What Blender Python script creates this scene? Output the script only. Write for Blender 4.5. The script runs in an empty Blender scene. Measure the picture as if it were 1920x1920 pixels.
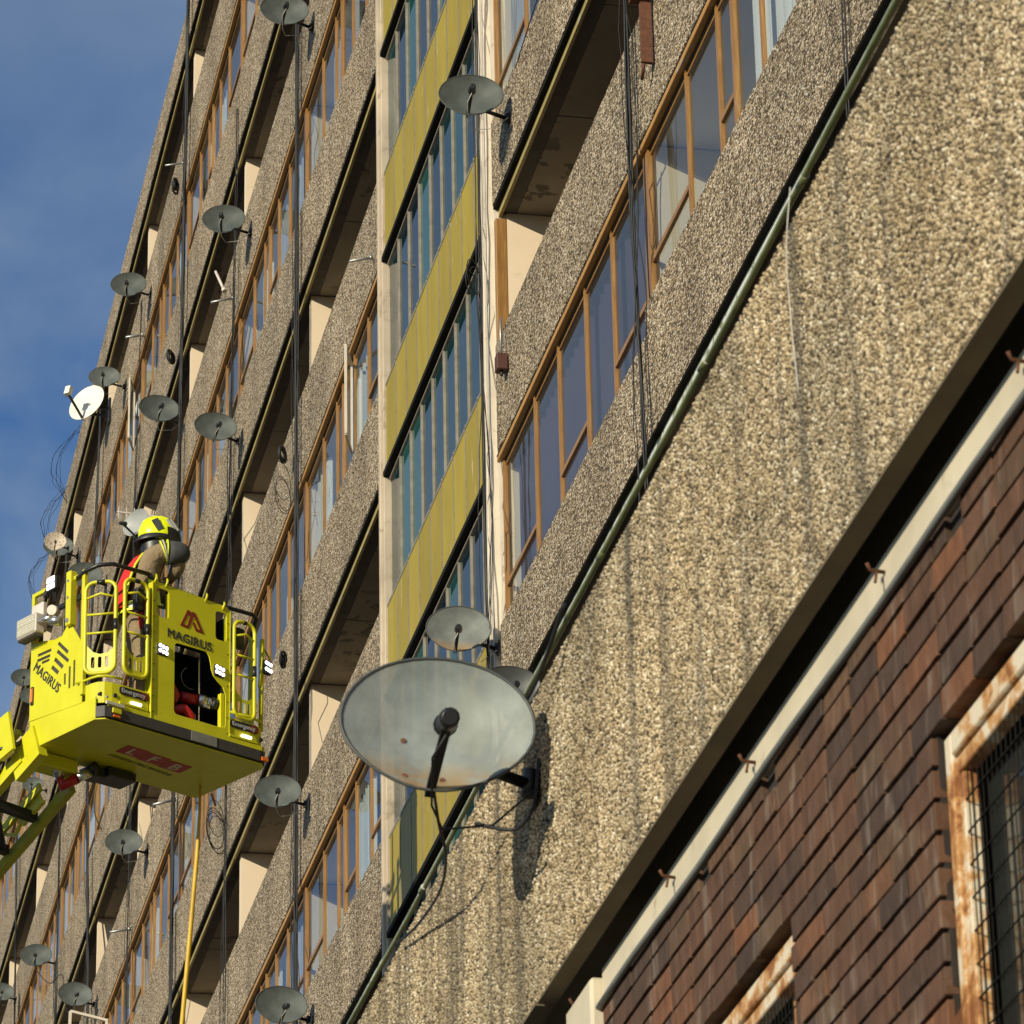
import bpy, bmesh, math, random
import numpy as np
from mathutils import Vector, Matrix

random.seed(7)
rng = np.random.default_rng(7)
S = bpy.context.scene
COL = S.collection
R = math.radians

# ------------------------------------------------------------------ camera
# world axes: +X towards the near end of the block, +Y into the facade, +Z up; camera at the origin, 1.6 m above ground
F_PX = 8167.675
CAM = np.array([[0.19636288, 0.40930752, 0.8910157],
                [0.98034713, -0.06434205, -0.1864929],
                [-0.01900317, 0.91012497, -0.41389784]])
cam = bpy.data.cameras.new('camera')
cam.sensor_width = 36.0
cam.lens = F_PX / 1920.0 * 36.0
cam.clip_start = 0.5
cam.clip_end = 3000
cam.dof.use_dof = True
cam.dof.focus_distance = 39.0
cam.dof.aperture_fstop = 20.0
camo = bpy.data.objects.new('camera', cam)
m4 = Matrix.Identity(4)
for i in range(3):
    for j in range(3):
        m4[i][j] = CAM[i][j]
camo.matrix_world = m4
COL.objects.link(camo)
S.camera = camo

# ------------------------------------------------------------------ sky, sun, exposure
TO_SUN = Vector((0.87, -1.0, 0.42)).normalized()
SUN_EL = math.asin(TO_SUN.z)
SUN_ROT = math.atan2(TO_SUN.x, TO_SUN.y)
W = bpy.data.worlds.new('World')
S.world = W
W.use_nodes = True
wn = W.node_tree.nodes
wl = W.node_tree.links
bg = wn['Background']
sky = wn.new('ShaderNodeTexSky')
sky.sky_type = 'NISHITA'
sky.sun_disc = False
sky.sun_elevation = SUN_EL
sky.sun_rotation = SUN_ROT
sky.air_density = 1.0
sky.dust_density = 0.3
sky.ozone_density = 3.0
tc = wn.new('ShaderNodeTexCoord')
mp = wn.new('ShaderNodeMapping')
mp.inputs['Scale'].default_value = (5.0, 5.0, 9.0)
mp.inputs['Rotation'].default_value = (0.3, 0.5, 0.2)
cn = wn.new('ShaderNodeTexNoise')
cn.inputs['Scale'].default_value = 1.3
cn.inputs['Detail'].default_value = 7
cn.inputs['Roughness'].default_value = 0.52
cn.inputs['Distortion'].default_value = 0.5
cr = wn.new('ShaderNodeValToRGB')
cr.color_ramp.elements[0].position = 0.31
cr.color_ramp.elements[0].color = (0, 0, 0, 1)
cr.color_ramp.elements[1].position = 0.72
cr.color_ramp.elements[1].color = (0.80, 0.80, 0.80, 1)
cm = wn.new('ShaderNodeMixRGB')
cm.inputs['Color2'].default_value = (4.7, 5.7, 6.6, 1)
wl.new(tc.outputs['Generated'], mp.inputs['Vector'])
wl.new(mp.outputs['Vector'], cn.inputs['Vector'])
wl.new(cn.outputs['Fac'], cr.inputs['Fac'])
wl.new(cr.outputs['Color'], cm.inputs['Fac'])
tint = wn.new('ShaderNodeMixRGB')
tint.blend_type = 'MULTIPLY'
tint.inputs['Fac'].default_value = 1.0
tint.inputs['Color2'].default_value = (0.62, 1.0, 1.38, 1)
wl.new(sky.outputs['Color'], tint.inputs['Color1'])
wl.new(tint.outputs['Color'], cm.inputs['Color1'])
wl.new(cm.outputs['Color'], bg.inputs['Color'])
bg.inputs['Strength'].default_value = 0.075

sun = bpy.data.lights.new('sun', 'SUN')
sun.energy = 5.0
sun.angle = R(0.5)
sun.color = (1.0, 0.90, 0.68)
suno = bpy.data.objects.new('sun', sun)
suno.rotation_euler = (-TO_SUN).to_track_quat('-Z', 'Y').to_euler()
COL.objects.link(suno)

S.view_settings.view_transform = 'Standard'
S.view_settings.look = 'None'
S.view_settings.exposure = 0.0
S.view_settings.gamma = 1.0
S.view_settings.use_curve_mapping = False
S.render.engine = 'CYCLES'

# ------------------------------------------------------------------ materials
MATS = {}


class NT:
    """small helper around a material's node tree"""
    def __init__(self, name):
        self.m = bpy.data.materials.new(name)
        self.m.use_nodes = True
        self.n = self.m.node_tree.nodes
        self.l = self.m.node_tree.links
        self.b = self.n['Principled BSDF']
        MATS[name] = self.m

    def node(self, t, **kw):
        o = self.n.new(t)
        for k, v in kw.items():
            if k in o.inputs.keys():
                o.inputs[k].default_value = v
            else:
                setattr(o, k, v)
        return o

    def link(self, a, b):
        self.l.new(a, b)

    def pos(self, scale=(1, 1, 1), obj=False):
        if obj:
            c = self.node('ShaderNodeTexCoord').outputs['Object']
        else:
            c = self.node('ShaderNodeNewGeometry').outputs['Position']
        mpn = self.node('ShaderNodeMapping')
        mpn.inputs['Scale'].default_value = scale
        self.link(c, mpn.inputs['Vector'])
        return mpn.outputs['Vector']

    def noise(self, vec, scale, detail=4, rough=0.55, dist=0.0):
        t = self.node('ShaderNodeTexNoise')
        t.inputs['Scale'].default_value = scale
        t.inputs['Detail'].default_value = detail
        t.inputs['Roughness'].default_value = rough
        t.inputs['Distortion'].default_value = dist
        self.link(vec, t.inputs['Vector'])
        return t.outputs['Fac']

    def ramp(self, fac, stops, interp='LINEAR'):
        r = self.node('ShaderNodeValToRGB')
        e = r.color_ramp.elements
        r.color_ramp.interpolation = interp
        while len(e) > len(stops):
            e.remove(e[-1])
        while len(e) < len(stops):
            e.new(1.0)
        for k, (p, c) in enumerate(stops):
            e[k].position = p
            e[k].color = (c[0], c[1], c[2], 1) if hasattr(c, '__len__') else (c, c, c, 1)
        self.link(fac, r.inputs['Fac'])
        return r.outputs['Color']

    def mix(self, a, b, fac, mode='MIX'):
        x = self.node('ShaderNodeMixRGB')
        x.blend_type = mode
        for s, v in (('Color1', a), ('Color2', b), ('Fac', fac)):
            if isinstance(v, (int, float)):
                x.inputs[s].default_value = v
            elif isinstance(v, tuple):
                x.inputs[s].default_value = (*v, 1)
            else:
                self.link(v, x.inputs[s])
        return x.outputs['Color']

    def bump(self, h, strength, dist):
        b = self.node('ShaderNodeBump')
        b.inputs['Strength'].default_value = strength
        b.inputs['Distance'].default_value = dist
        self.link(h, b.inputs['Height'])
        self.link(b.outputs['Normal'], self.b.inputs['Normal'])

    def base(self, c):
        if isinstance(c, tuple):
            self.b.inputs['Base Color'].default_value = (*c, 1)
        else:
            self.link(c, self.b.inputs['Base Color'])

    def set(self, **kw):
        for k, v in kw.items():
            self.b.inputs[k.replace('_', ' ')].default_value = v
        return self


def worn(name, c, rough=0.5, var=0.25, scale=6.0, metal=0.0, spec=0.5, obj=False, dirt=None, dirt_pos=0.62, bump=0.0):
    """painted / plain surface with uneven tone and optional dirt patches"""
    t = NT(name)
    v = t.pos((1, 1, 1), obj)
    f = t.noise(v, scale, 6, 0.6)
    lo = tuple(x * (1 - var) for x in c)
    hi = tuple(min(1, x * (1 + var * 0.6)) for x in c)
    col = t.ramp(f, [(0.3, lo), (0.7, hi)])
    if dirt:
        g = t.noise(v, scale * 2.3, 8, 0.65, 0.4)
        k = t.ramp(g, [(dirt_pos - 0.05, 0.0), (dirt_pos + 0.05, 1.0)])
        col = t.mix(col, dirt, k)
    t.base(col)
    t.set(Roughness=rough, Metallic=metal, Specular_IOR_Level=spec)
    if bump:
        t.bump(t.noise(v, scale * 8, 5, 0.6), 0.5, bump)
    return t.m


# exposed pebble render of the tower
t = NT('pebbledash')
v = t.pos((43, 48, 68))
vo = t.node('ShaderNodeTexVoronoi')
vo.feature = 'F1'
vo.inputs['Scale'].default_value = 1.0
t.link(v, vo.inputs['Vector'])
sep = t.node('ShaderNodeSeparateColor')
t.link(vo.outputs['Color'], sep.inputs['Color'])
peb = t.ramp(sep.outputs['Red'], [(0.0, (0.045, 0.031, 0.019)), (0.26, (0.17, 0.125, 0.076)), (0.5, (0.40, 0.305, 0.195)),
                                  (0.76, (0.60, 0.48, 0.335)), (0.90, (0.80, 0.69, 0.54)), (1.0, (0.88, 0.83, 0.72))])
gap = t.ramp(vo.outputs['Distance'], [(0.40, 1.0), (0.72, 0.35)])
peb = t.mix(peb, gap, 1.0, 'MULTIPLY')
stain = t.noise(t.pos((0.9, 1, 0.16)), 1.5, 6, 0.6, 0.2)
st = t.ramp(stain, [(0.33, 0.66), (0.62, 1.0)])
peb = t.mix(peb, st, 1.0, 'MULTIPLY')
big = t.noise(t.pos((0.25, 1, 0.5)), 1.2, 4)
peb = t.mix(peb, t.ramp(big, [(0.35, (0.88, 0.87, 0.84)), (0.65, (1.06, 1.02, 0.96))]), 1.0, 'MULTIPLY')
t.base(peb)
t.set(Roughness=0.85, Specular_IOR_Level=0.35)
inv = t.ramp(vo.outputs['Distance'], [(0.0, 1.0), (0.75, 0.0)])
t.bump(inv, 0.8, 0.009)

# stones of the near parapet: colour per stone comes from a face attribute, streaks of dirt from noise
t = NT('near_pebbles')
at = t.node('ShaderNodeAttribute')
at.attribute_name = 'tone'
peb = t.ramp(at.outputs['Fac'], [(0.0, (0.055, 0.040, 0.024)), (0.2, (0.25, 0.19, 0.112)), (0.5, (0.45, 0.355, 0.225)),
                                 (0.8, (0.58, 0.475, 0.325)), (0.95, (0.70, 0.62, 0.48)), (1.0, (0.82, 0.76, 0.64))])
s1 = t.noise(t.pos((1.3, 1, 0.75)), 1.5, 7, 0.66, 0.8)
k1 = t.ramp(s1, [(0.34, (0.60, 0.59, 0.56)), (0.60, (1.0, 1.0, 1.0))])
peb = t.mix(peb, k1, 1.0, 'MULTIPLY')
s2 = t.noise(t.pos((0.9, 1, 0.9)), 1.6, 4)
peb = t.mix(peb, t.ramp(s2, [(0.36, (0.82, 0.82, 0.80)), (0.66, (1.10, 1.06, 0.98))]), 1.0, 'MULTIPLY')
s3 = t.noise(t.pos((7.0, 1, 0.25)), 1.2, 5, 0.6, 0.2)
s4 = t.noise(t.pos((0.45, 1, 0.2)), 1.7, 3)
ml = t.node('ShaderNodeMath', operation='MULTIPLY')
t.link(t.ramp(s3, [(0.50, 0.0), (0.66, 1.0)]), ml.inputs[0])
gx = t.node('ShaderNodeSeparateXYZ')
t.link(t.node('ShaderNodeNewGeometry').outputs['Position'], gx.inputs[0])
mr = t.node('ShaderNodeMapRange')
mr.inputs['From Min'].default_value = -10.0
mr.inputs['From Max'].default_value = -14.5
mr.inputs['To Min'].default_value = 0.0
mr.inputs['To Max'].default_value = 0.75
t.link(gx.outputs['X'], mr.inputs['Value'])
sm = t.node('ShaderNodeMath', operation='ADD', use_clamp=True)
t.link(t.ramp(s4, [(0.40, 0.0), (0.60, 0.7)]), sm.inputs[0])
t.link(mr.outputs[0], sm.inputs[1])
t.link(sm.outputs[0], ml.inputs[1])
peb = t.mix(peb, (0.085, 0.075, 0.058), ml.outputs[0])
t.base(peb)
t.set(Roughness=0.7, Specular_IOR_Level=0.4)
worn('render_bed', (0.085, 0.068, 0.046), 0.95, 0.3, 20)

# timber of the window frames (orange brown varnish)
t = NT('varnished_timber')
v = t.pos((14, 14, 1.2))
f = t.noise(v, 3.0, 6, 0.6)
c = t.ramp(f, [(0.25, (0.20, 0.095, 0.026)), (0.55, (0.30, 0.152, 0.042)), (0.8, (0.40, 0.225, 0.075))])
w2 = t.noise(t.pos((3, 3, 0.7)), 4.0, 7, 0.7)
c = t.mix(c, (0.42, 0.36, 0.29), t.ramp(w2, [(0.62, 0.0), (0.72, 0.65)]))
t.base(c)
t.set(Roughness=0.42, Specular_IOR_Level=0.5)

t = NT('head_timber')
v = t.pos((1.2, 14, 14))
f = t.noise(v, 3.0, 6, 0.6)
c = t.ramp(f, [(0.25, (0.31, 0.155, 0.038)), (0.55, (0.43, 0.225, 0.058)), (0.8, (0.50, 0.28, 0.085))])
w2 = t.noise(t.pos((0.6, 3, 3)), 1.6, 7, 0.7)
c = t.mix(c, (0.40, 0.41, 0.40), t.ramp(w2, [(0.64, 0.0), (0.68, 0.85)]))
t.base(c)
t.set(Roughness=0.55)


def glass(name, tint, body, opaque, ior=1.5):
    """window glass: fresnel mirror over a partly see-through, slightly dusty tinted body"""
    t = NT(name)
    out = t.n['Material Output']
    tr = t.node('ShaderNodeBsdfTransparent')
    tr.inputs['Color'].default_value = (*tint, 1)
    df = t.node('ShaderNodeBsdfDiffuse')
    df.inputs['Color'].default_value = (*body, 1)
    if name == 'stair_glass':
        oi = t.node('ShaderNodeObjectInfo')
        t.link(t.ramp(oi.outputs['Random'], [(0.0, (0.012, 0.022, 0.040)), (0.55, (0.016, 0.055, 0.065)), (0.8, (0.03, 0.12, 0.12)), (1.0, (0.07, 0.20, 0.19))]), df.inputs['Color'])
    gl = t.node('ShaderNodeBsdfGlossy')
    gl.inputs['Roughness'].default_value = 0.02
    gl.inputs['Color'].default_value = (0.95, 0.97, 1, 1)
    fr = t.node('ShaderNodeFresnel')
    fr.inputs['IOR'].default_value = ior
    a = t.node('ShaderNodeMixShader')
    a.inputs[0].default_value = opaque
    b = t.node('ShaderNodeMixShader')
    t.link(tr.outputs[0], a.inputs[1])
    t.link(df.outputs[0], a.inputs[2])
    geo = t.node('ShaderNodeNewGeometry')
    fb = t.node('ShaderNodeMath', operation='SUBTRACT')
    fb.inputs[0].default_value = 1.0
    t.link(geo.outputs['Backfacing'], fb.inputs[1])
    fm_ = t.node('ShaderNodeMath', operation='MULTIPLY')
    t.link(fr.outputs[0], fm_.inputs[0])
    t.link(fb.outputs[0], fm_.inputs[1])
    t.link(fm_.outputs[0], b.inputs[0])
    t.link(a.outputs[0], b.inputs[1])
    t.link(gl.outputs[0], b.inputs[2])
    bp = t.node('ShaderNodeBump')
    bp.inputs['Strength'].default_value = 0.03
    bp.inputs['Distance'].default_value = 0.05
    t.link(t.noise(t.pos((1, 1, 0.6)), 1.5, 2), bp.inputs['Height'])
    t.link(bp.outputs[0], gl.inputs['Normal'])
    t.link(bp.outputs[0], fr.inputs['Normal'])
    t.link(b.outputs[0], out.inputs['Surface'])
    return t.m


glass('window_glass', (0.90, 0.93, 0.94), (0.30, 0.30, 0.29), 0.04, 1.29)
glass('stair_glass', (0.40, 0.60, 0.62), (0.018, 0.075, 0.082), 0.6, 1.3)
glass('wired_glass', (0.5, 0.52, 0.5), (0.08, 0.09, 0.09), 0.3)


def dish_mat(name, c, rust, clear):
    """perforated pressed-steel dish: a little light passes through its holes; rust near the lower rim"""
    t = NT(name)
    out = t.n['Material Output']
    o = t.pos((1, 1, 1), True)
    f = t.noise(o, 7, 5, 0.6)
    col = t.ramp(f, [(0.3, tuple(x * 0.72 for x in c)), (0.7, tuple(x * 1.15 for x in c))])
    ci = t.node('ShaderNodeObjectInfo')
    col = t.mix(col, t.ramp(ci.outputs['Random'], [(0, 0.8), (1, 1.15)]), 1.0, 'MULTIPLY')
    if rust:
        sx = t.node('ShaderNodeSeparateXYZ')
        t.link(o, sx.inputs[0])
        low = t.ramp(sx.outputs['Z'], [(0.0, 0.0), (1.0, 0.0)])
        mr = t.node('ShaderNodeMapRange')
        mr.inputs['From Min'].default_value = -0.08
        mr.inputs['From Max'].default_value = -0.22
        t.link(sx.outputs['Z'], mr.inputs['Value'])
        rn = t.noise(o, 9, 7, 0.65, 0.5)
        ma = t.node('ShaderNodeMath', operation='MULTIPLY')
        t.link(mr.outputs[0], ma.inputs[0])
        t.link(t.ramp(rn, [(0.36, 0.0), (0.56, rust)]), ma.inputs[1])
        col = t.mix(col, (0.34, 0.20, 0.07), ma.outputs[0])
    t.base(col)
    t.set(Roughness=0.6, Specular_IOR_Level=0.25)
    tr = t.node('ShaderNodeBsdfTransparent')
    mx = t.node('ShaderNodeMixShader')
    mx.inputs[0].default_value = clear
    t.link(t.b.outputs[0], mx.inputs[1])
    t.link(tr.outputs[0], mx.inputs[2])
    t.link(mx.outputs[0], out.inputs['Surface'])
    return t.m


dish_mat('dish_grey', (0.105, 0.120, 0.113), 0, 0.10)
dish_mat('dish_big', (0.315, 0.35, 0.335), 1.0, 0.30)
dish_mat('dish_rusty', (0.17, 0.185, 0.175), 1.0, 0.05)
worn('dish_white', (0.78, 0.75, 0.66), 0.5, 0.12, 14, obj=True, dirt=(0.3, 0.28, 0.24), dirt_pos=0.68)
worn('dish_cream', (0.55, 0.47, 0.36), 0.6, 0.25, 10, obj=True, dirt=(0.16, 0.07, 0.03), dirt_pos=0.56)
worn('dish_pale', (0.34, 0.355, 0.345), 0.5, 0.1, 8, obj=True)

worn('cream_paint', (0.74, 0.60, 0.43), 0.7, 0.06, 1.5, dirt=(0.60, 0.48, 0.34), dirt_pos=0.68)
worn('room_paint', (0.66, 0.58, 0.46), 0.8, 0.05, 1.0)
worn('room_ceiling', (0.72, 0.71, 0.68), 0.8, 0.04, 1.0)
worn('room_floor', (0.40, 0.34, 0.27), 0.7, 0.2, 1.0)
worn('white_paint', (0.66, 0.585, 0.475), 0.6, 0.15, 3.0, dirt=(0.40, 0.32, 0.24), dirt_pos=0.64)
worn('post_paint', (0.50, 0.415, 0.31), 0.7, 0.2, 2.0, dirt=(0.33, 0.26, 0.19), dirt_pos=0.6)
# soffit boards with flaking paint
t = NT('soffit_board')
v = t.pos()
f = t.noise(v, 1.2, 5)
c = t.ramp(f, [(0.3, (0.21, 0.18, 0.13)), (0.7, (0.29, 0.25, 0.185))])
pk = t.noise(v, 3.6, 9, 0.62, 0.35)
lm = t.noise(v, 0.55, 2)
mu = t.node('ShaderNodeMath', operation='MULTIPLY')
t.link(t.ramp(pk, [(0.56, 0.0), (0.585, 1.0)]), mu.inputs[0])
t.link(t.ramp(lm, [(0.47, 0.0), (0.56, 1.0)]), mu.inputs[1])
c = t.mix(c, (0.085, 0.075, 0.055), mu.outputs[0])
t.base(c)
t.set(Roughness=0.8)
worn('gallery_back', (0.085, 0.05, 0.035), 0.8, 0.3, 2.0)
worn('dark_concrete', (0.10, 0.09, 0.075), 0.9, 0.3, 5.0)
worn('drip_trim', (0.36, 0.285, 0.10), 0.55, 0.25, 2.5, dirt=(0.55, 0.56, 0.52), dirt_pos=0.67)
worn('drip_trim_green', (0.20, 0.22, 0.11), 0.6, 0.4, 2.5, dirt=(0.60, 0.62, 0.58), dirt_pos=0.47)
# yellow stair panels
t = NT('yellow_panel')
v = t.pos((1, 1, 0.35))
ci = t.node('ShaderNodeObjectInfo')
c = t.ramp(t.noise(v, 3.0, 6, 0.6), [(0.3, (0.30, 0.225, 0.022)), (0.7, (0.37, 0.28, 0.030))])
c = t.mix(c, t.ramp(ci.outputs['Random'], [(0, 0.9), (1, 1.08)]), 1.0, 'MULTIPLY')
c = t.mix(c, (0.62, 0.58, 0.42), t.ramp(t.noise(t.pos((5, 1, 0.8)), 3.0, 7, 0.7), [(0.64, 0.0), (0.68, 0.75)]))
t.base(c)
t.set(Roughness=0.5, Specular_IOR_Level=0.25)
worn('aluminium', (0.30, 0.265, 0.21), 0.5, 0.3, 8.0, metal=0.3)
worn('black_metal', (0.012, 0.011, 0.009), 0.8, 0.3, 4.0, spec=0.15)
worn('black_plastic', (0.016, 0.016, 0.017), 0.4, 0.2, 10.0)
worn('cable_black', (0.010, 0.010, 0.011), 0.6, 0.3, 10.0)
worn('cable_white', (0.55, 0.52, 0.47), 0.5, 0.2, 10.0)
worn('cable_red', (0.085, 0.03, 0.02), 0.6, 0.2, 10.0)
worn('grey_metal', (0.35, 0.35, 0.34), 0.4, 0.2, 10.0, metal=0.6)
worn('zinc', (0.17, 0.175, 0.16), 0.6, 0.25, 6.0)
worn('rust_iron', (0.13, 0.05, 0.025), 0.8, 0.4, 30.0)
worn('curtain_net', (0.62, 0.60, 0.56), 0.9, 0.08, 2.0)
worn('curtain_pale', (0.5, 0.52, 0.5), 0.9, 0.1, 1.5)
worn('curtain_dark', (0.038, 0.022, 0.042), 0.95, 0.3, 1.2)
worn('curtain_grey', (0.33, 0.33, 0.36), 0.9, 0.15, 1.5)
worn('curtain_teal', (0.06, 0.15, 0.15), 0.9, 0.4, 1.4)
# mossy rail pipe: green algae, its pale zinc upper side painted as if sunlit
t = NT('mossy_pipe')
v = t.pos()
gn_ = t.node('ShaderNodeNewGeometry')
sx = t.node('ShaderNodeSeparateXYZ')
t.link(gn_.outputs['Normal'], sx.inputs[0])
f = t.noise(v, 5.0, 7, 0.65)
ad = t.node('ShaderNodeMath', operation='ADD')
mz = t.node('ShaderNodeMath', operation='MULTIPLY')
mz.inputs[1].default_value = 0.85
t.link(sx.outputs['Z'], mz.inputs[0])
t.link(mz.outputs[0], ad.inputs[0])
t.link(f, ad.inputs[1])
c = t.ramp(t.noise(v, 9, 5), [(0.3, (0.075, 0.10, 0.028)), (0.7, (0.17, 0.19, 0.075))])
c = t.mix(c, (0.55, 0.57, 0.52), t.ramp(ad.outputs[0], [(0.46, 0.0), (0.60, 0.95)]))
t.base(c)
t.set(Roughness=0.6)
# bricks
t = NT('brick_clay')
ci = t.node('ShaderNodeObjectInfo')
c = t.ramp(ci.outputs['Random'], [(0.0, (0.066, 0.044, 0.034)), (0.3, (0.104, 0.058, 0.038)), (0.6, (0.130, 0.066, 0.040)),
                                  (0.86, (0.116, 0.074, 0.046)), (0.95, (0.19, 0.083, 0.042)), (1.0, (0.070, 0.054, 0.046))])
v = t.pos((3, 3, 1.2))
g = t.noise(v, 6, 7, 0.65, 0.3)
c = t.mix(c, t.ramp(g, [(0.3, 0.6), (0.7, 1.25)]), 1.0, 'MULTIPLY')
ef = t.noise(t.pos((5, 1, 1.1)), 2.2, 7, 0.62, 0.4)
c = t.mix(c, (0.32, 0.27, 0.22), t.ramp(ef, [(0.55, 0.0), (0.74, 0.6)]))
t.base(c)
t.set(Roughness=0.8, Specular_IOR_Level=0.2)
t.bump(t.noise(t.pos(), 90, 6, 0.7), 0.6, 0.004)
worn('mortar', (0.028, 0.021, 0.017), 0.95, 0.3, 30)
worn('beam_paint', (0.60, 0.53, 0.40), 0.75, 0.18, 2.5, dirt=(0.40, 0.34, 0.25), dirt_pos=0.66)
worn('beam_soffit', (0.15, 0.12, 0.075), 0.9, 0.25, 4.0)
# white paint breaking into rust
t = NT('rusty_white_paint')
v = t.pos()
f = t.noise(v, 7.0, 9, 0.68, 0.4)
c = t.ramp(f, [(0.44, (0.64, 0.56, 0.43)), (0.51, (0.50, 0.27, 0.10)), (0.58, (0.26, 0.10, 0.03)), (0.75, (0.15, 0.055, 0.02))])
t.base(c)
t.set(Roughness=0.75)
t.bump(f, 0.5, 0.004)
# lift
t = NT('lift_yellow')
v = t.pos((1, 1, 1), True)
c = t.ramp(t.noise(v, 3.0, 6, 0.6), [(0.3, (0.56, 0.525, 0.010)), (0.7, (0.64, 0.61, 0.018))])
c = t.mix(c, (0.25, 0.22, 0.05), t.ramp(t.noise(v, 17, 10, 0.72), [(0.62, 0.0), (0.72, 0.6)]))
t.base(c)
t.set(Roughness=0.38, Specular_IOR_Level=0.5)
worn('boom_shaded_yellow', (0.36, 0.35, 0.02), 0.35, 0.15, 5.0)  # lift yellow darkened to olive: the beam's shaded look put into its colour
worn('bumper_rubber', (0.05, 0.045, 0.042), 0.6, 0.25, 8.0)
worn('letter_grey', (0.035, 0.036, 0.037), 0.5, 0.05, 8.0)
worn('logo_red', (0.20, 0.012, 0.010), 0.4, 0.1, 8.0)
worn('panel_red', (0.40, 0.018, 0.012), 0.45, 0.1, 8.0)
worn('letter_white', (0.62, 0.56, 0.46), 0.5, 0.1, 8.0)
worn('letter_faint', (0.20, 0.17, 0.02), 0.5, 0.1, 8.0)
worn('hose_red', (0.42, 0.010, 0.008), 0.35, 0.2, 9.0)
worn('steel_bright', (0.62, 0.60, 0.57), 0.28, 0.15, 12.0, metal=0.9)
worn('lamp_case', (0.62, 0.56, 0.50), 0.4, 0.1, 8.0)
worn('lamp_lens', (0.60, 0.56, 0.42), 0.3, 0.15, 60.0)
worn('reflective_yellow', (0.72, 0.80, 0.03), 0.5, 0.1, 20.0)
worn('reflective_silver', (0.42, 0.42, 0.40), 0.4, 0.1, 20.0)
worn('helmet_yellow', (0.78, 0.86, 0.01), 0.3, 0.06, 6.0)
worn('vest_red', (0.62, 0.015, 0.015), 0.8, 0.15, 6.0)
worn('dark_patch', (0.05, 0.055, 0.055), 0.8, 0.2, 20.0)
worn('skin', (0.35, 0.19, 0.13), 0.5, 0.1, 20.0)
worn('hose_yellow', (0.62, 0.38, 0.02), 0.45, 0.25, 3.0)
worn('amber', (0.75, 0.16, 0.01), 0.3, 0.1, 10.0)
t = NT('tan_cloth')
v = t.pos((1, 1, 1), True)
t.base(t.ramp(t.noise(v, 5, 6, 0.6), [(0.3, (0.20, 0.145, 0.08)), (0.7, (0.29, 0.215, 0.125))]))
t.set(Roughness=0.9)
t.bump(t.noise(v, 14, 4, 0.6, 0.6), 0.7, 0.03)
t = NT('lamp_lit')
t.base((0.9, 0.9, 0.9))
t.set(Emission_Color=(1, 0.96, 0.98, 1), Emission_Strength=2.6)
t = NT('tail_lit')
t.base((0.7, 0.1, 0.02))
t.set(Emission_Color=(1, 0.12, 0.02, 1), Emission_Strength=1.2)
worn('paving', (0.07, 0.07, 0.062), 0.9, 0.25, 0.6)
worn('roof_felt', (0.08, 0.08, 0.08), 0.9, 0.2, 1.0)


def M(n):
    return MATS[n]


# ------------------------------------------------------------------ mesh builder
def frame_from(d):
    d = Vector(d).normalized()
    up = Vector((0, 0, 1)) if abs(d.z) < 0.95 else Vector((1, 0, 0))
    a = d.cross(up).normalized()
    return a, d.cross(a).normalized()


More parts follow.
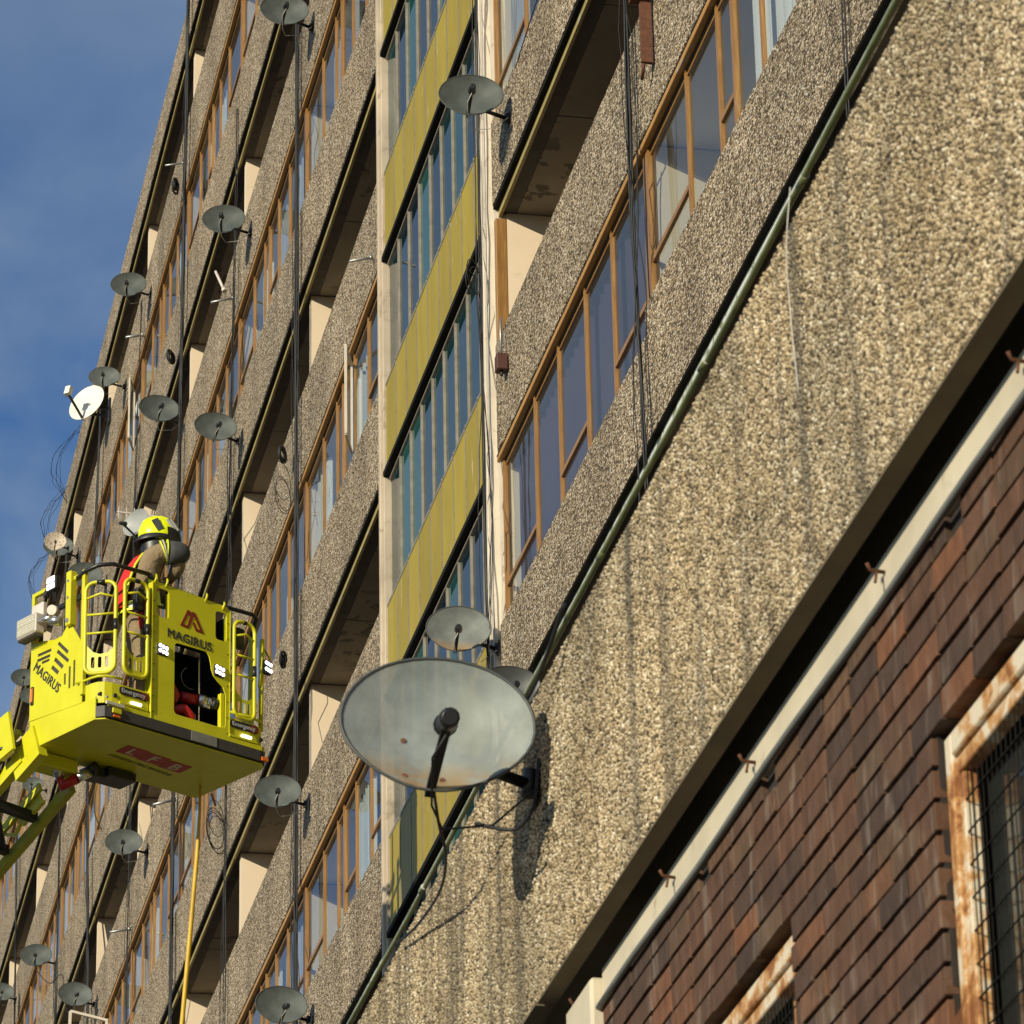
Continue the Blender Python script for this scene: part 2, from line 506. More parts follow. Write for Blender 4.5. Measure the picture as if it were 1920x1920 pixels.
class MB:
    def __init__(self):
        self.v, self.f, self.s = [], [], []

    def add(self, vs, fs, smooth=False):
        o = len(self.v)
        self.v += [tuple(p) for p in vs]
        self.f += [tuple(i + o for i in q) for q in fs]
        self.s += [smooth] * len(fs)
        return self

    def box(self, x0, x1, y0, y1, z0, z1):
        vs = [(x0, y0, z0), (x1, y0, z0), (x1, y1, z0), (x0, y1, z0), (x0, y0, z1), (x1, y0, z1), (x1, y1, z1), (x0, y1, z1)]
        return self.add(vs, [(0, 3, 2, 1), (4, 5, 6, 7), (0, 1, 5, 4), (1, 2, 6, 5), (2, 3, 7, 6), (3, 0, 4, 7)])

    def bbox(self, x0, x1, y0, y1, z0, z1, b):
        """box with bevelled edges"""
        bm = bmesh.new()
        bmesh.ops.create_cube(bm, size=1)
        for q in bm.verts:
            q.co = ((x0 + x1) / 2 + q.co.x * (x1 - x0), (y0 + y1) / 2 + q.co.y * (y1 - y0), (z0 + z1) / 2 + q.co.z * (z1 - z0))
        bmesh.ops.bevel(bm, geom=bm.edges[:], offset=b, segments=1, profile=0.5, affect='EDGES')
        bm.verts.index_update()
        self.add([q.co[:] for q in bm.verts], [[q.index for q in f.verts] for f in bm.faces])
        bm.free()
        return self

    def obox(self, c, ax, ay, az):
        """oriented box: centre and three half-axis vectors"""
        c, ax, ay, az = Vector(c), Vector(ax), Vector(ay), Vector(az)
        vs = [c + sx * ax + sy * ay + sz * az for sz in (-1, 1) for sx, sy in ((-1, -1), (1, -1), (1, 1), (-1, 1))]
        return self.add(vs, [(0, 3, 2, 1), (4, 5, 6, 7), (0, 1, 5, 4), (1, 2, 6, 5), (2, 3, 7, 6), (3, 0, 4, 7)])

    def bar(self, p, q, w, h):
        p, q = Vector(p), Vector(q)
        a, b = frame_from(q - p)
        return self.obox((p + q) / 2, (q - p) / 2, a * w / 2, b * h / 2)

    def tube(self, pts, r, n=8, cap=True, closed=False):
        P = [Vector(p) for p in pts]
        k = len(P)
        rs = r if hasattr(r, '__len__') else [r] * k
        vs, fs = [], []
        pa = None
        for i in range(k):
            if closed:
                d = P[(i + 1) % k] - P[i - 1]
            else:
                d = P[min(i + 1, k - 1)] - P[max(i - 1, 0)]
            d = d.normalized()
            if pa is None:
                a, b = frame_from(d)
            else:
                a = (pa - d * pa.dot(d)).normalized()
                b = d.cross(a)
            pa = a
            for j in range(n):
                an = 2 * math.pi * j / n
                vs.append(P[i] + (a * math.cos(an) + b * math.sin(an)) * rs[i])
        for i in range(k if closed else k - 1):
            i2 = (i + 1) % k
            for j in range(n):
                j2 = (j + 1) % n
                fs.append((i * n + j, i * n + j2, i2 * n + j2, i2 * n + j))
        self.add(vs, fs, True)
        if cap and not closed:
            o = len(self.v) - len(vs)
            self.f += [tuple(o + j for j in reversed(range(n))), tuple(o + (k - 1) * n + j for j in range(n))]
            self.s += [False, False]
        return self

    def loft(self, rings, cap=True, smooth=True):
        n = len(rings[0])
        vs = [p for r in rings for p in r]
        fs = []
        for i in range(len(rings) - 1):
            for j in range(n):
                j2 = (j + 1) % n
                fs.append((i * n + j, i * n + j2, (i + 1) * n + j2, (i + 1) * n + j))
        self.add(vs, fs, smooth)
        if cap:
            o = len(self.v) - len(vs)
            self.f += [tuple(o + j for j in reversed(range(n))), tuple(o + (len(rings) - 1) * n + j for j in range(n))]
            self.s += [False, False]
        return self

    def plate(self, outline, holes, to3, t):
        """flat plate with holes: 2-d outline, list of 2-d holes, map (u,v,w)->3-d, thickness t"""
        bm = bmesh.new()
        eds = []
        for lp in [outline] + holes:
            vv = [bm.verts.new((x, y, 0)) for x, y in lp]
            for i in range(len(vv)):
                eds.append(bm.edges.new((vv[i], vv[(i + 1) % len(vv)])))
        bmesh.ops.triangle_fill(bm, use_beauty=True, use_dissolve=False, edges=eds)
        bm.verts.index_update()
        vs = [q.co.xy for q in bm.verts]
        tris = [[q.index for q in f.verts] for f in bm.faces]
        loops = []
        k = 0
        for lp in [outline] + holes:
            loops.append(list(range(k, k + len(lp))))
            k += len(lp)
        bm.free()
        n = len(vs)
        v3 = [to3(x, y, 0) for x, y in vs] + [to3(x, y, t) for x, y in vs]
        fs = [tuple(f) for f in tris] + [tuple(i + n for i in reversed(f)) for f in tris]
        for lp in loops:
            for i in range(len(lp)):
                a, b = lp[i], lp[(i + 1) % len(lp)]
                fs.append((a, b, b + n, a + n))
        return self.add(v3, fs)

    def mesh(self, name, mat, shift=None):
        me = bpy.data.meshes.new(name)
        vs = self.v
        if shift is not None:
            vs = [(p[0] - shift[0], p[1] - shift[1], p[2] - shift[2]) for p in vs]
        me.from_pydata(vs, [], self.f)
        me.polygons.foreach_set('use_smooth', self.s)
        bm = bmesh.new()
        bm.from_mesh(me)
        bmesh.ops.recalc_face_normals(bm, faces=bm.faces)
        bm.to_mesh(me)
        bm.free()
        me.materials.append(M(mat))
        return me

    def build(self, name, mat, parent=None, world=False):
        """link as ONE mesh object; world=True: coordinates are world coordinates"""
        sh = None
        if parent is not None and world:
            sh = wloc(parent)
        o = bpy.data.objects.new(name, self.mesh(name, mat, sh))
        COL.objects.link(o)
        o.parent = parent
        return o


def wloc(o):
    p = Vector((0, 0, 0))
    while o is not None:
        p = p + o.location
        o = o.parent
    return p


def tag(o, label=None, cat=None, group=None, kind=None):
    for k, v in (('label', label), ('category', cat), ('group', group), ('kind', kind)):
        if v:
            o[k] = v
    return o


def empty(name, loc, label, cat, group=None, rz=0.0):
    o = bpy.data.objects.new(name, None)
    o.empty_display_size = 0.2
    COL.objects.link(o)
    o.location = loc
    o.rotation_euler = (0, 0, rz)
    return tag(o, label, cat, group)


def copy_tree(o, parent=None):
    c = o.copy()
    COL.objects.link(c)
    c.parent = parent
    for ch in list(o.children):
        copy_tree(ch, c)
    return c


def inst(src, name, parent, loc=None):
    c = bpy.data.objects.new(name, getattr(src, "data", src))
    COL.objects.link(c)
    c.parent = parent
    if loc is not None:
        c.location = loc
    return c


def lettering(txt, size, o, xd, yd, mat, parent, name='lettering', depth=0.004, spacing=1.0, bold=0.0, weight=0.0):
    """flat lettering as a mesh; o = origin (left end of baseline), xd/yd = unit axes in the parent's frame"""
    cu = bpy.data.curves.new(name, 'FONT')
    cu.body = txt
    cu.size = size
    cu.extrude = depth / 2
    cu.offset = bold
    cu.space_character = spacing
    cu.resolution_u = 3
    tmp = bpy.data.objects.new(name, cu)
    COL.objects.link(tmp)
    dg = bpy.context.evaluated_depsgraph_get()
    me = bpy.data.meshes.new_from_object(tmp.evaluated_get(dg))
    bpy.data.objects.remove(tmp)
    if weight:          # heavier strokes: the same letters again, a hair to each side and at slightly different depths
        bm = bmesh.new()
        for q, (dx, dy) in enumerate(((0, 0), (weight, 0), (-weight, 0), (0, weight), (0, -weight))):
            t_ = me.copy()
            t_.transform(Matrix.Translation((dx, dy, 0.0004 * q)))
            bm.from_mesh(t_)
            bpy.data.meshes.remove(t_)
        bm.to_mesh(me)
        bm.free()
    xd, yd = Vector(xd), Vector(yd)
    zd = xd.cross(yd)
    mt = Matrix(((xd.x, yd.x, zd.x, o[0]), (xd.y, yd.y, zd.y, o[1]), (xd.z, yd.z, zd.z, o[2]), (0, 0, 0, 1)))
    me.transform(mt)
    me.materials.clear()
    me.materials.append(M(mat))
    ob = bpy.data.objects.new(name, me)
    COL.objects.link(ob)
    ob.parent = parent
    return ob


def arc(c, r, a0, a1, n=6):
    return [(c[0] + r * math.cos(R(a0 + (a1 - a0) * i / n)), c[1] + r * math.sin(R(a0 + (a1 - a0) * i / n))) for i in range(n + 1)]


def rrect(x0, x1, y0, y1, r, n=4):
    return (arc((x1 - r, y1 - r), r, 0, 90, n) + arc((x0 + r, y1 - r), r, 90, 180, n) +
            arc((x0 + r, y0 + r), r, 180, 270, n) + arc((x1 - r, y0 + r), r, 270, 360, n))


# ------------------------------------------------------------------ ground
g = MB().box(-400, 400, -400, 400, -1.9, -1.6).build('ground', 'paving')
tag(g, kind='structure')

# ================================================================== THE TOWER BLOCK
FY = 7.2                       # facade plane
PITCH, PER = 5.81, 5.107       # dwelling width, height of a pair of storeys
def px_(i):                    # party wall i
    return -35.05 - PITCH * i
XL, XR = -118.0, -12.0         # ends of the block as built
CL, CR = -41.24, -35.0         # stair column
SILL, SILL0 = 1.215, 0.97       # sill heights above the band's underside; lower in the flat beside the column
tower = empty('apartment_tower', (-50, FY, -1.6), 'tall pebbledash block of flats with recessed galleries and a yellow stair column filling the photo', 'building')
YK = [19.28 + PER * k for k in range(-3, 4)]      # underside of the spandrel bands; last one = roof band
GAL_VIS = {14.17: range(-2, 3), 19.28: range(-1, 6), 24.39: range(1, 9), 29.49: range(2, 11), 34.6: range(4, 13)}
spans = [(XL, CL), (CR, XR)]
for k, zy in enumerate(YK):
    top = k == len(YK) - 1
    bot = 0.087 if k == 2 else 0.10
    for (a, b) in spans:
        # spandrel under the windows / roof parapet; a black strip painting in the shade of the gap below; the painted drip trim
        ztop = zy + (0.76 if top else SILL)
        if top or b < CL + 1:
            MB().bbox(a, b, FY, FY + 0.16, zy + 0.10, ztop, 0.012).build('spandrel', 'pebbledash', tower, True)
        else:
            m = MB().plate([(a, zy + bot), (b, zy + bot), (b, ztop), (px_(-1) + 0.02, ztop), (px_(-1) + 0.02, zy + SILL0), (a, zy + SILL0)], [], lambda u, v, w: (u, FY + w, v), 0.16)
            m.build('spandrel', 'pebbledash', tower, True)
        MB().box(a, b, FY + 0.006, FY + 0.30, zy + (0.073 if k == 2 else 0.06), zy + bot - 0.002).build('gap_shade_strip', 'black_metal', tower, True)
        MB().box(a, b, FY + 0.055, FY + 0.085, zy - (0.01 if k == 2 else 0.015), zy + (0.072 if k == 2 else 0.058)).build('drip_trim', 'drip_trim_green' if k == 2 else 'drip_trim', tower, True)
        # gallery parapet
        MB().bbox(a, b, FY, FY + 0.15, zy - 2.45, zy - 1.355, 0.012).build('parapet', 'pebbledash', tower, True)
        # slabs: gallery ceiling slab and gallery floor slab
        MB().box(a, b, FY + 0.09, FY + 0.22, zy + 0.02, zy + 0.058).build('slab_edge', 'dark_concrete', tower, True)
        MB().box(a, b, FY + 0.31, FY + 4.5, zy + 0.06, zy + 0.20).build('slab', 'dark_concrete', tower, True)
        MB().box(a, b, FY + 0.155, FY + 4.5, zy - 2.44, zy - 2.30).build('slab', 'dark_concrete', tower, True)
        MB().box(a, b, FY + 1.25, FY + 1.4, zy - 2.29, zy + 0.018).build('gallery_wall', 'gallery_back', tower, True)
        if not top:
            MB().box(a, b, FY + 4.3, FY + 4.5, zy + 0.21, zy + PER - 2.45).build('room_wall', 'room_paint', tower, True)
# lowest storeys and roof
for (a, b) in spans:
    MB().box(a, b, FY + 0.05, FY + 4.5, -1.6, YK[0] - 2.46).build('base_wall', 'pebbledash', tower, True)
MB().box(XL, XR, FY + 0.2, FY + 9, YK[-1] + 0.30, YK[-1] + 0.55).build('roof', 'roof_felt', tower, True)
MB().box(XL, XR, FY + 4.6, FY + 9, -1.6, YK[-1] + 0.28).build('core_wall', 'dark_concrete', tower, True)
MB().box(XL - 0.3, XL - 0.01, FY, FY + 9, -1.6, YK[-1] + 0.70).build('end_wall', 'pebbledash', tower, True)
MB().box(XR + 0.01, XR + 0.3, FY, FY + 9, -1.6, YK[-1] + 0.70).build('end_wall', 'pebbledash', tower, True)

# cream cross walls of the galleries, soffit boards
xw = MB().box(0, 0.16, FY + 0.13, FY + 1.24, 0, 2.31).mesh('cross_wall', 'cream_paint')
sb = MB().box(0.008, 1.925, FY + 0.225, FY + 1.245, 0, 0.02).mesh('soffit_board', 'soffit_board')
off = wloc(tower)
for zy in YK[2:]:
    rngs = [r for q, r in GAL_VIS.items() if abs(q - zy) < 0.1][0]
    for i in rngs:
        if i == 1:
            continue
        o = bpy.data.objects.new('cross_wall', xw)
        COL.objects.link(o)
        o.parent = tower
        o.location = Vector((px_(i) - (0.075 if i == 0 else 0.16), 0, zy - 2.295)) - off
        for j in range(3):
            o = bpy.data.objects.new('soffit_board', sb)
            COL.objects.link(o)
            o.parent = tower
            o.location = Vector((px_(i) + j * 1.935 + 0.005, 0, zy + 0.021 + 0.003 * ((i + j) % 2))) - off
# post in front of the cross wall beside the stair column
MB().bbox(-35.04, -34.968, FY + 0.02, FY + 0.128, 17.9, 19.24, 0.008).build('timber_post', 'varnished_timber', tower, True)

# ---- windows
OFFS6 = [0.0, 1.33, 2.30, 2.76, 3.52, 4.45, PITCH]
OFFS5 = [0.0, 1.42, 2.42, 3.50, 4.52, PITCH]
WIN = {1: [-2, -1, 0, 2, 3], 2: [0, 2, 3, 4, 5, 6], 3: [2, 3, 4, 5, 6, 7, 8, 9], 4: [3, 4, 5, 6, 7, 8, 9, 10]}
WH = PER - 2.45 - 1.24          # height of the opening between sill and parapet


def window(level, i):
    """one dwelling's window strip: frame, head board, panes, curtains; local origin = far lower corner"""
    rnd = random.Random(level * 100 + i)
    OFFS = OFFS5 if i == 0 else OFFS6
    NP = len(OFFS) - 1
    x0 = px_(i)
    P_ = PITCH - (0.42 if i == 2 else 0.0)
    OFFS = OFFS[:-1] + [P_]
    z0 = YK[level + 1] + (SILL0 if i == 0 else SILL)
    zt = YK[level + 1] + PER - 2.45
    fr = MB()
    fr.box(x0 + 0.01, x0 + P_ - 0.01, FY + 0.045, FY + 0.095, z0 + 0.005, z0 + 0.04)          # sill rail
    fr.box(x0 + 0.01, x0 + P_ - 0.01, FY + 0.068, FY + 0.095, zt - 0.112, zt - 0.069)           # top rail
    for j, f in enumerate(OFFS):
        a, b = (f - 0.025, f + 0.025)
        yf = FY + 0.056
        if j == 0:
            a, b, yf = 0.012, 0.10, FY + 0.046
        elif j == NP:
            a, b, yf = f - 0.07, f - 0.012, FY + 0.046
        elif j == 3 and NP == 6:
            a, b, yf = f - 0.035, f + 0.035, FY + 0.050
        fr.box(x0 + a, x0 + b, yf, FY + 0.086, z0 + 0.042, zt - 0.068)
    hop = [0] if rnd.random() < 0.55 else []
    if rnd.random() < 0.75:
        hop.append(NP - 1)
    if rnd.random() < 0.35:
        hop.append(2 if rnd.random() < .5 else 3)
    if (level, i) == (1, 0):
        hop = [0, 2, 4]
    for h in hop:
        fr.box(x0 + OFFS[h] + 0.026, x0 + OFFS[h + 1] - 0.026, FY + 0.056, FY + 0.086, z0 + 0.36, z0 + 0.405)
    w = fr.build('window', 'varnished_timber', tower, True)
    MB().bbox(x0 + 0.004, x0 + P_ - 0.004, FY + 0.006, FY + 0.067, zt - 0.068, zt - 0.014, 0.004).build('head_board', 'head_timber', w, True)
    MB().box(x0 + 0.105, x0 + P_ - 0.075, FY + 0.060, FY + 0.0675, zt - 0.1005, zt - 0.0695).build('head_shade_strip', 'black_metal', w, True)  # black strip painting the deep shadow under the head board
    MB().box(x0 + 0.004, x0 + P_ - 0.004, FY + 0.003, FY + 0.05, zt - 0.0135, zt - 0.002).build('edge_shade_strip', 'black_metal', w, True)  # painted shadow line between the pebble edge and the head board
    dr = MB()
    for yy, zz in ((FY + 0.066, zt - 0.132),):
        dr.box(x0 + 0.11, x0 + P_ - 0.08, yy, FY + 0.082, zz, zz + 0.012)
    dr.build('glazing_bead', 'varnished_timber', w, True)
    for j in range(NP):
        a = 0.10 if j == 0 else OFFS[j] + 0.027
        b = P_ - 0.07 if j == NP - 1 else OFFS[j + 1] - 0.027
        MB().box(x0 + a, x0 + b, FY + 0.078, FY + 0.083, z0 + 0.042, zt - 0.113).build('pane', 'window_glass', w, True)
    # curtains just behind the glass
    style = rnd.random()
    if (level, i) == (1, 0):
        cs = [(0.05, P_ - 0.1, 'curtain_dark')]
    elif (level, i) in ((1, -1), (1, -2)):
        cs = [(2.9, P_ - 0.2, 'curtain_net')]
    else:
        cs = []
        if style < 0.28:
            cs.append((0.15, 0.15 + rnd.uniform(0.3, 1.1), rnd.choice(['curtain_net', 'curtain_grey'])))
        if rnd.random() < .5:
            cs.append((2.85, 2.85 + rnd.uniform(.4, 1.2), rnd.choice(['curtain_net', 'curtain_grey', 'curtain_pale'])))
        if style > 0.35:
            a = rnd.choice([1.4, 2.4, 3.6])
            cs.append((a, a + rnd.uniform(0.35, 1.0), rnd.choice(['curtain_net', 'curtain_grey', 'curtain_net'])))
        if style > 0.6:
            cs.append((4.6, 4.6 + rnd.uniform(0.5, 1.1), rnd.choice(['curtain_net', 'curtain_grey'])))
    for (a, b, mt) in cs:
        n = max(6, int((b - a) / 0.06))
        pts = [(x0 + a + (b - a) * q / n, FY + 0.19 + 0.03 * math.sin(q * 1.9 + a) + rnd.uniform(-.006, .006)) for q in range(n + 1)]
        m = MB()
        vs = [(p[0], p[1], z) for z in (z0 + 0.02, zt - 0.12) for p in pts] + [(p[0], p[1] + 0.006, z) for z in (z0 + 0.02, zt - 0.12) for p in pts]
        k = n + 1
        fs = [(q, q + 1, k + q + 1, k + q) for q in range(n)] + [(2 * k + q + 1, 2 * k + q, 3 * k + q, 3 * k + q + 1) for q in range(n)]
        m.add(vs, fs, True)
        m.build('curtain', mt, w, True)
    return w


for lv, bays in WIN.items():
    for i in bays:
        window(lv, i)
        # wall between neighbouring flats, and one partition behind the middle mullion
        z0 = YK[lv + 1] + 0.205
        MB().box(px_(i) - 0.09, px_(i) + 0.07, FY + 0.105, FY + 4.28, z0, z0 + 2.42).build('party_wall', 'cream_paint', tower, True)
        MB().box(px_(i) + 0.075, px_(i) + PITCH - (0.44 if i == 2 else 0.10), FY + 0.165, FY + 4.28, z0 + 2.435, z0 + 2.455).build('ceiling', 'room_ceiling', tower, True)
        MB().box(px_(i) + 0.075, px_(i) + PITCH - (0.44 if i == 2 else 0.10), FY + 0.165, FY + 4.28, z0 + 0.005, z0 + 0.03).build('floor', 'room_floor', tower, True)
        MB().box(px_(i) + 2.73, px_(i) + 2.80, FY + 0.30, FY + 4.28, z0, z0 + 2.42).build('partition', 'cream_paint', tower, True)

# ---- stair column: yellow panels and tall panes in aluminium bars
N9 = 9
ca, cb = CL + 0.27, CR - 0.42
step = (cb - ca) / N9
TR = [24.455 - 2.553 * k for k in range(-4, 9)]
ZB = TR[-1] - 2.4
post = MB()
post.bbox(CL, CL + 0.10, FY - 0.005, FY + 0.10, -1.6, 36.4, 0.006)
post.bbox(CL + 0.102, CL + 0.17, FY - 0.018, FY + 0.10, -1.6, 36.4, 0.006)
post.bbox(CL + 0.172, CL + 0.25, FY + 0.01, FY + 0.10, -1.6, 36.4, 0.006)
post.build('corner_post', 'post_paint', tower, True)
post = MB()
post.bbox(CR - 0.40, CR - 0.33, FY - 0.03, FY + 0.09, -1.6, 36.4, 0.006)
post.build('corner_post', 'white_paint', tower, True)
MB().bbox(CR - 0.20, CR - 0.13, FY - 0.03, FY + 0.09, -1.6, 36.4, 0.006).build('corner_post', 'white_paint', tower, True)
MB().box(CR - 0.329, CR - 0.201, FY + 0.01, FY + 0.09, -1.6, 36.4).build('post_recess', 'cable_red', tower, True)
MB().box(CR - 0.129, CR + 0.0, FY + 0.03, FY + 0.14, -1.6, 36.4).build('post_recess', 'white_paint', tower, True)
yp = MB().bbox(0.012, step - 0.012, FY + 0.035, FY + 0.06, 0.012, 1.053, 0.004).mesh('yellow_panel', 'yellow_panel')
gp = MB().box(0.012, step - 0.012, FY + 0.085, FY + 0.092, 0.0, 1.42).mesh('stair_pane', 'stair_glass')
alb = MB().box(-0.011, 0.011, FY + 0.03, FY + 0.10, 0.005, 1.055).mesh('panel_bar', 'aluminium')
glb = MB().box(-0.012, 0.012, FY + 0.062, FY + 0.115, 0.0, 1.45).mesh('glazing_bar', 'aluminium')
for k, zt in enumerate(TR):
    vis = 13.0 < zt < 31.5
    # black weather strip over each band of glass, two thin rails, sill rail
    MB().box(ca - 0.02, cb + 0.02, FY + 0.0, FY + 0.10, zt, zt + 0.055).build('weather_strip', 'black_metal', tower, True)
    MB().box(ca, cb, FY + 0.06, FY + 0.11, zt - 0.045, zt - 0.022).build('head_rail', 'aluminium', tower, True)
    MB().box(ca, cb, FY + 0.03, FY + 0.11, zt - 1.50, zt - 1.465).build('sill_rail', 'aluminium', tower, True)
    for j in range(N9):
        x = ca + j * step
        inst(yp, 'yellow_panel', tower, Vector((x, 0, zt + 0.05)) - off)
        inst(gp, 'stair_pane', tower, Vector((x, 0, zt - 1.462)) - off)
        if j:
            inst(alb, 'panel_bar', tower, Vector((x, 0, zt + 0.052)) - off)
            inst(glb, 'glazing_bar', tower, Vector((x, 0, zt - 1.463)) - off)
    # landing slab and curtains or blinds standing in the stair
    MB().box(CL + 0.2, CR - 0.4, FY + 0.13, FY + 4.4, zt + 0.1, zt + 0.3).build('landing', 'dark_concrete', tower, True)
    if vis:
        rnd = random.Random(k)
        for j in range(N9):
            if rnd.random() < 0.30:
                x = ca + j * step
                MB().box(x + 0.05, x + step - rnd.uniform(0.05, .3), FY + 0.16, FY + 0.17, zt - 1.45, zt - 0.05).build(
                    'blind', rnd.choice(['curtain_teal', 'curtain_teal', 'curtain_grey']), tower, True)
MB().box(CL + 0.02, CR - 0.02, FY + 2.2, FY + 2.4, -1.6, 36.3).build('stair_wall', 'dark_concrete', tower, True)
# an open top-hung sash high in the stair
MB().bar((-40.70, FY - 0.45, 25.55), (-40.70, FY + 0.03, 26.9), 0.03, 0.03).bar((-40.15, FY - 0.45, 25.55), (-40.15, FY + 0.03, 26.9), 0.03, 0.03).bar(
    (-40.70, FY - 0.45, 25.55), (-40.15, FY - 0.45, 25.55), 0.03, 0.03).build('open_sash', 'black_metal', tower, True)

# casements standing open, white edged
def casement(x, z, ang, mat='white_paint'):
    d = Vector((math.cos(R(ang)), -math.sin(R(ang)), 0))
    p = Vector((x, FY + 0.03, z))
    m = MB()
    for a, b in (((0, 0.02), (0, 1.1)), ((0.5, 0.02), (0.5, 1.1)), ((0, 0.02), (0.5, 0.02)), ((0, 1.1), (0.5, 1.1))):
        m.bar(p + d * a[0] + Vector((0, 0, a[1])), p + d * b[0] + Vector((0, 0, b[1])), 0.026, 0.03)
    w = m.build('open_casement', mat, tower, True)
    n = d.cross(Vector((0, 0, 1)))
    MB().obox(p + d * 0.25 + Vector((0, 0, .56)), d * 0.22, n * 0.003, Vector((0, 0, .52))).build('pane', 'window_glass', w, True)


casement(-43.15, 20.62, 17)
casement(-65.0, 30.85, 16)
casement(-54.3, 20.6, 15, 'varnished_timber')

# ================================================================== SATELLITE DISHES
def outline(t, a, b):
    x, z = a * math.cos(t), b * math.sin(t)
    if z < 0:
        x *= 1 - 0.16 * (z / b) ** 2
    else:
        x *= 1 + 0.03 * (z / b) ** 2
    return x, z


def make_dish(mat, wall=0.36, cable='cable_white', size=0.58):
    """faces local +X; the wall is on local +Y; origin = middle of the reflector"""
    root = empty('satellite_dish', (0, 0, 0), 'x', 'satellite dish', 'satellite dishes fixed to the facade')
    a, b = size / 2, size * 0.385
    n, rr = 40, 7
    m = MB()
    def P(r, t, off):
        y, z = outline(t, a * r, b * r)
        x = 0.085 * size / 0.58 * (r * r - 1) + 0.03 - off
        return Vector((x, y, z))
    front = [[P((q + 0.0) / rr, 2 * math.pi * j / n, 0) for j in range(n)] for q in range(1, rr + 1)]
    back = [[P((q + 0.0) / rr, 2 * math.pi * j / n, 0.006) for j in range(n)] for q in range(rr, 0, -1)]
    m.loft([front[0]] + front[1:], cap=False)
    m.loft(back, cap=False)
    m.loft([front[-1], back[0]], cap=False)
    m.add(front[0], [tuple(range(n))], True)
    m.add(back[-1], [tuple(reversed(range(n)))], True)
    m.build('reflector', mat, root)
    rim = MB().tube([P(1.0, 2 * math.pi * j / n, 0.002) for j in range(n)], 0.0055, 6, closed=True)
    rim.build('rim', mat if mat in ('dish_white', 'dish_cream', 'dish_pale') else 'dish_rim', root)
    k = size / 0.58
    arm = MB()
    p0 = Vector((-0.01, -0.005, -b * 0.98))
    p1 = Vector((0.30, 0.03, -b * 0.62)) * 1.0
    arm.bar(p0, p1, 0.028 * k, 0.022 * k)
    arm.build('feed_arm', 'black_plastic', root)
    ln = MB()
    d = (Vector((0, 0, -0.02)) - p1).normalized()
    ln.tube([p1 + Vector((0, 0, 0.0)), p1 + d * 0.05], [0.026 * k, 0.034 * k], 12)
    ln.tube([p1 + d * 0.05, p1 + d * 0.075], [0.036 * k, 0.036 * k], 12)
    ln.tube([p1 - d * 0.07 + Vector((0, 0, .01)), p1 - d * 0.06 + Vector((0, 0, .01)), p1 + Vector((0, 0, .004))], [0.022 * k, 0.030 * k, 0.032 * k], 12)
    ln.build('feed_horn', 'black_plastic', root)
    br = MB()
    br.tube([(-0.06, 0, -0.03), (-0.10, 0, -0.03)], 0.06, 12)
    br.tube([(-0.09, 0.0, -0.03), (-0.13, 0.12, -0.04), (-0.21, wall - 0.03, -0.05)], 0.019, 8)
    br.tube([(-0.21, wall - 0.03, -0.09), (-0.21, wall - 0.03, 0.0)], 0.022, 8)
    br.box(-0.26, -0.16, wall - 0.014, wall - 0.004, -0.11, 0.02)
    br.build('bracket', 'black_plastic', root)
    if cable:
        c = MB()
        q = [p1 + Vector((-0.02, 0.0, -.03)), p1 + Vector((-0.10, -0.035, -.07)), p1 + Vector((-.18, -.03, -.10)), p0 + Vector((-0.01, .01, -0.03)), p0 + Vector((-.12, .05, -.05)),
             Vector((-.12, wall * .6, -b - .02)), Vector((-.1, wall - .01, -.12))]
        c.tube(q, 0.004, 5).build('cable', cable, root)
    return root


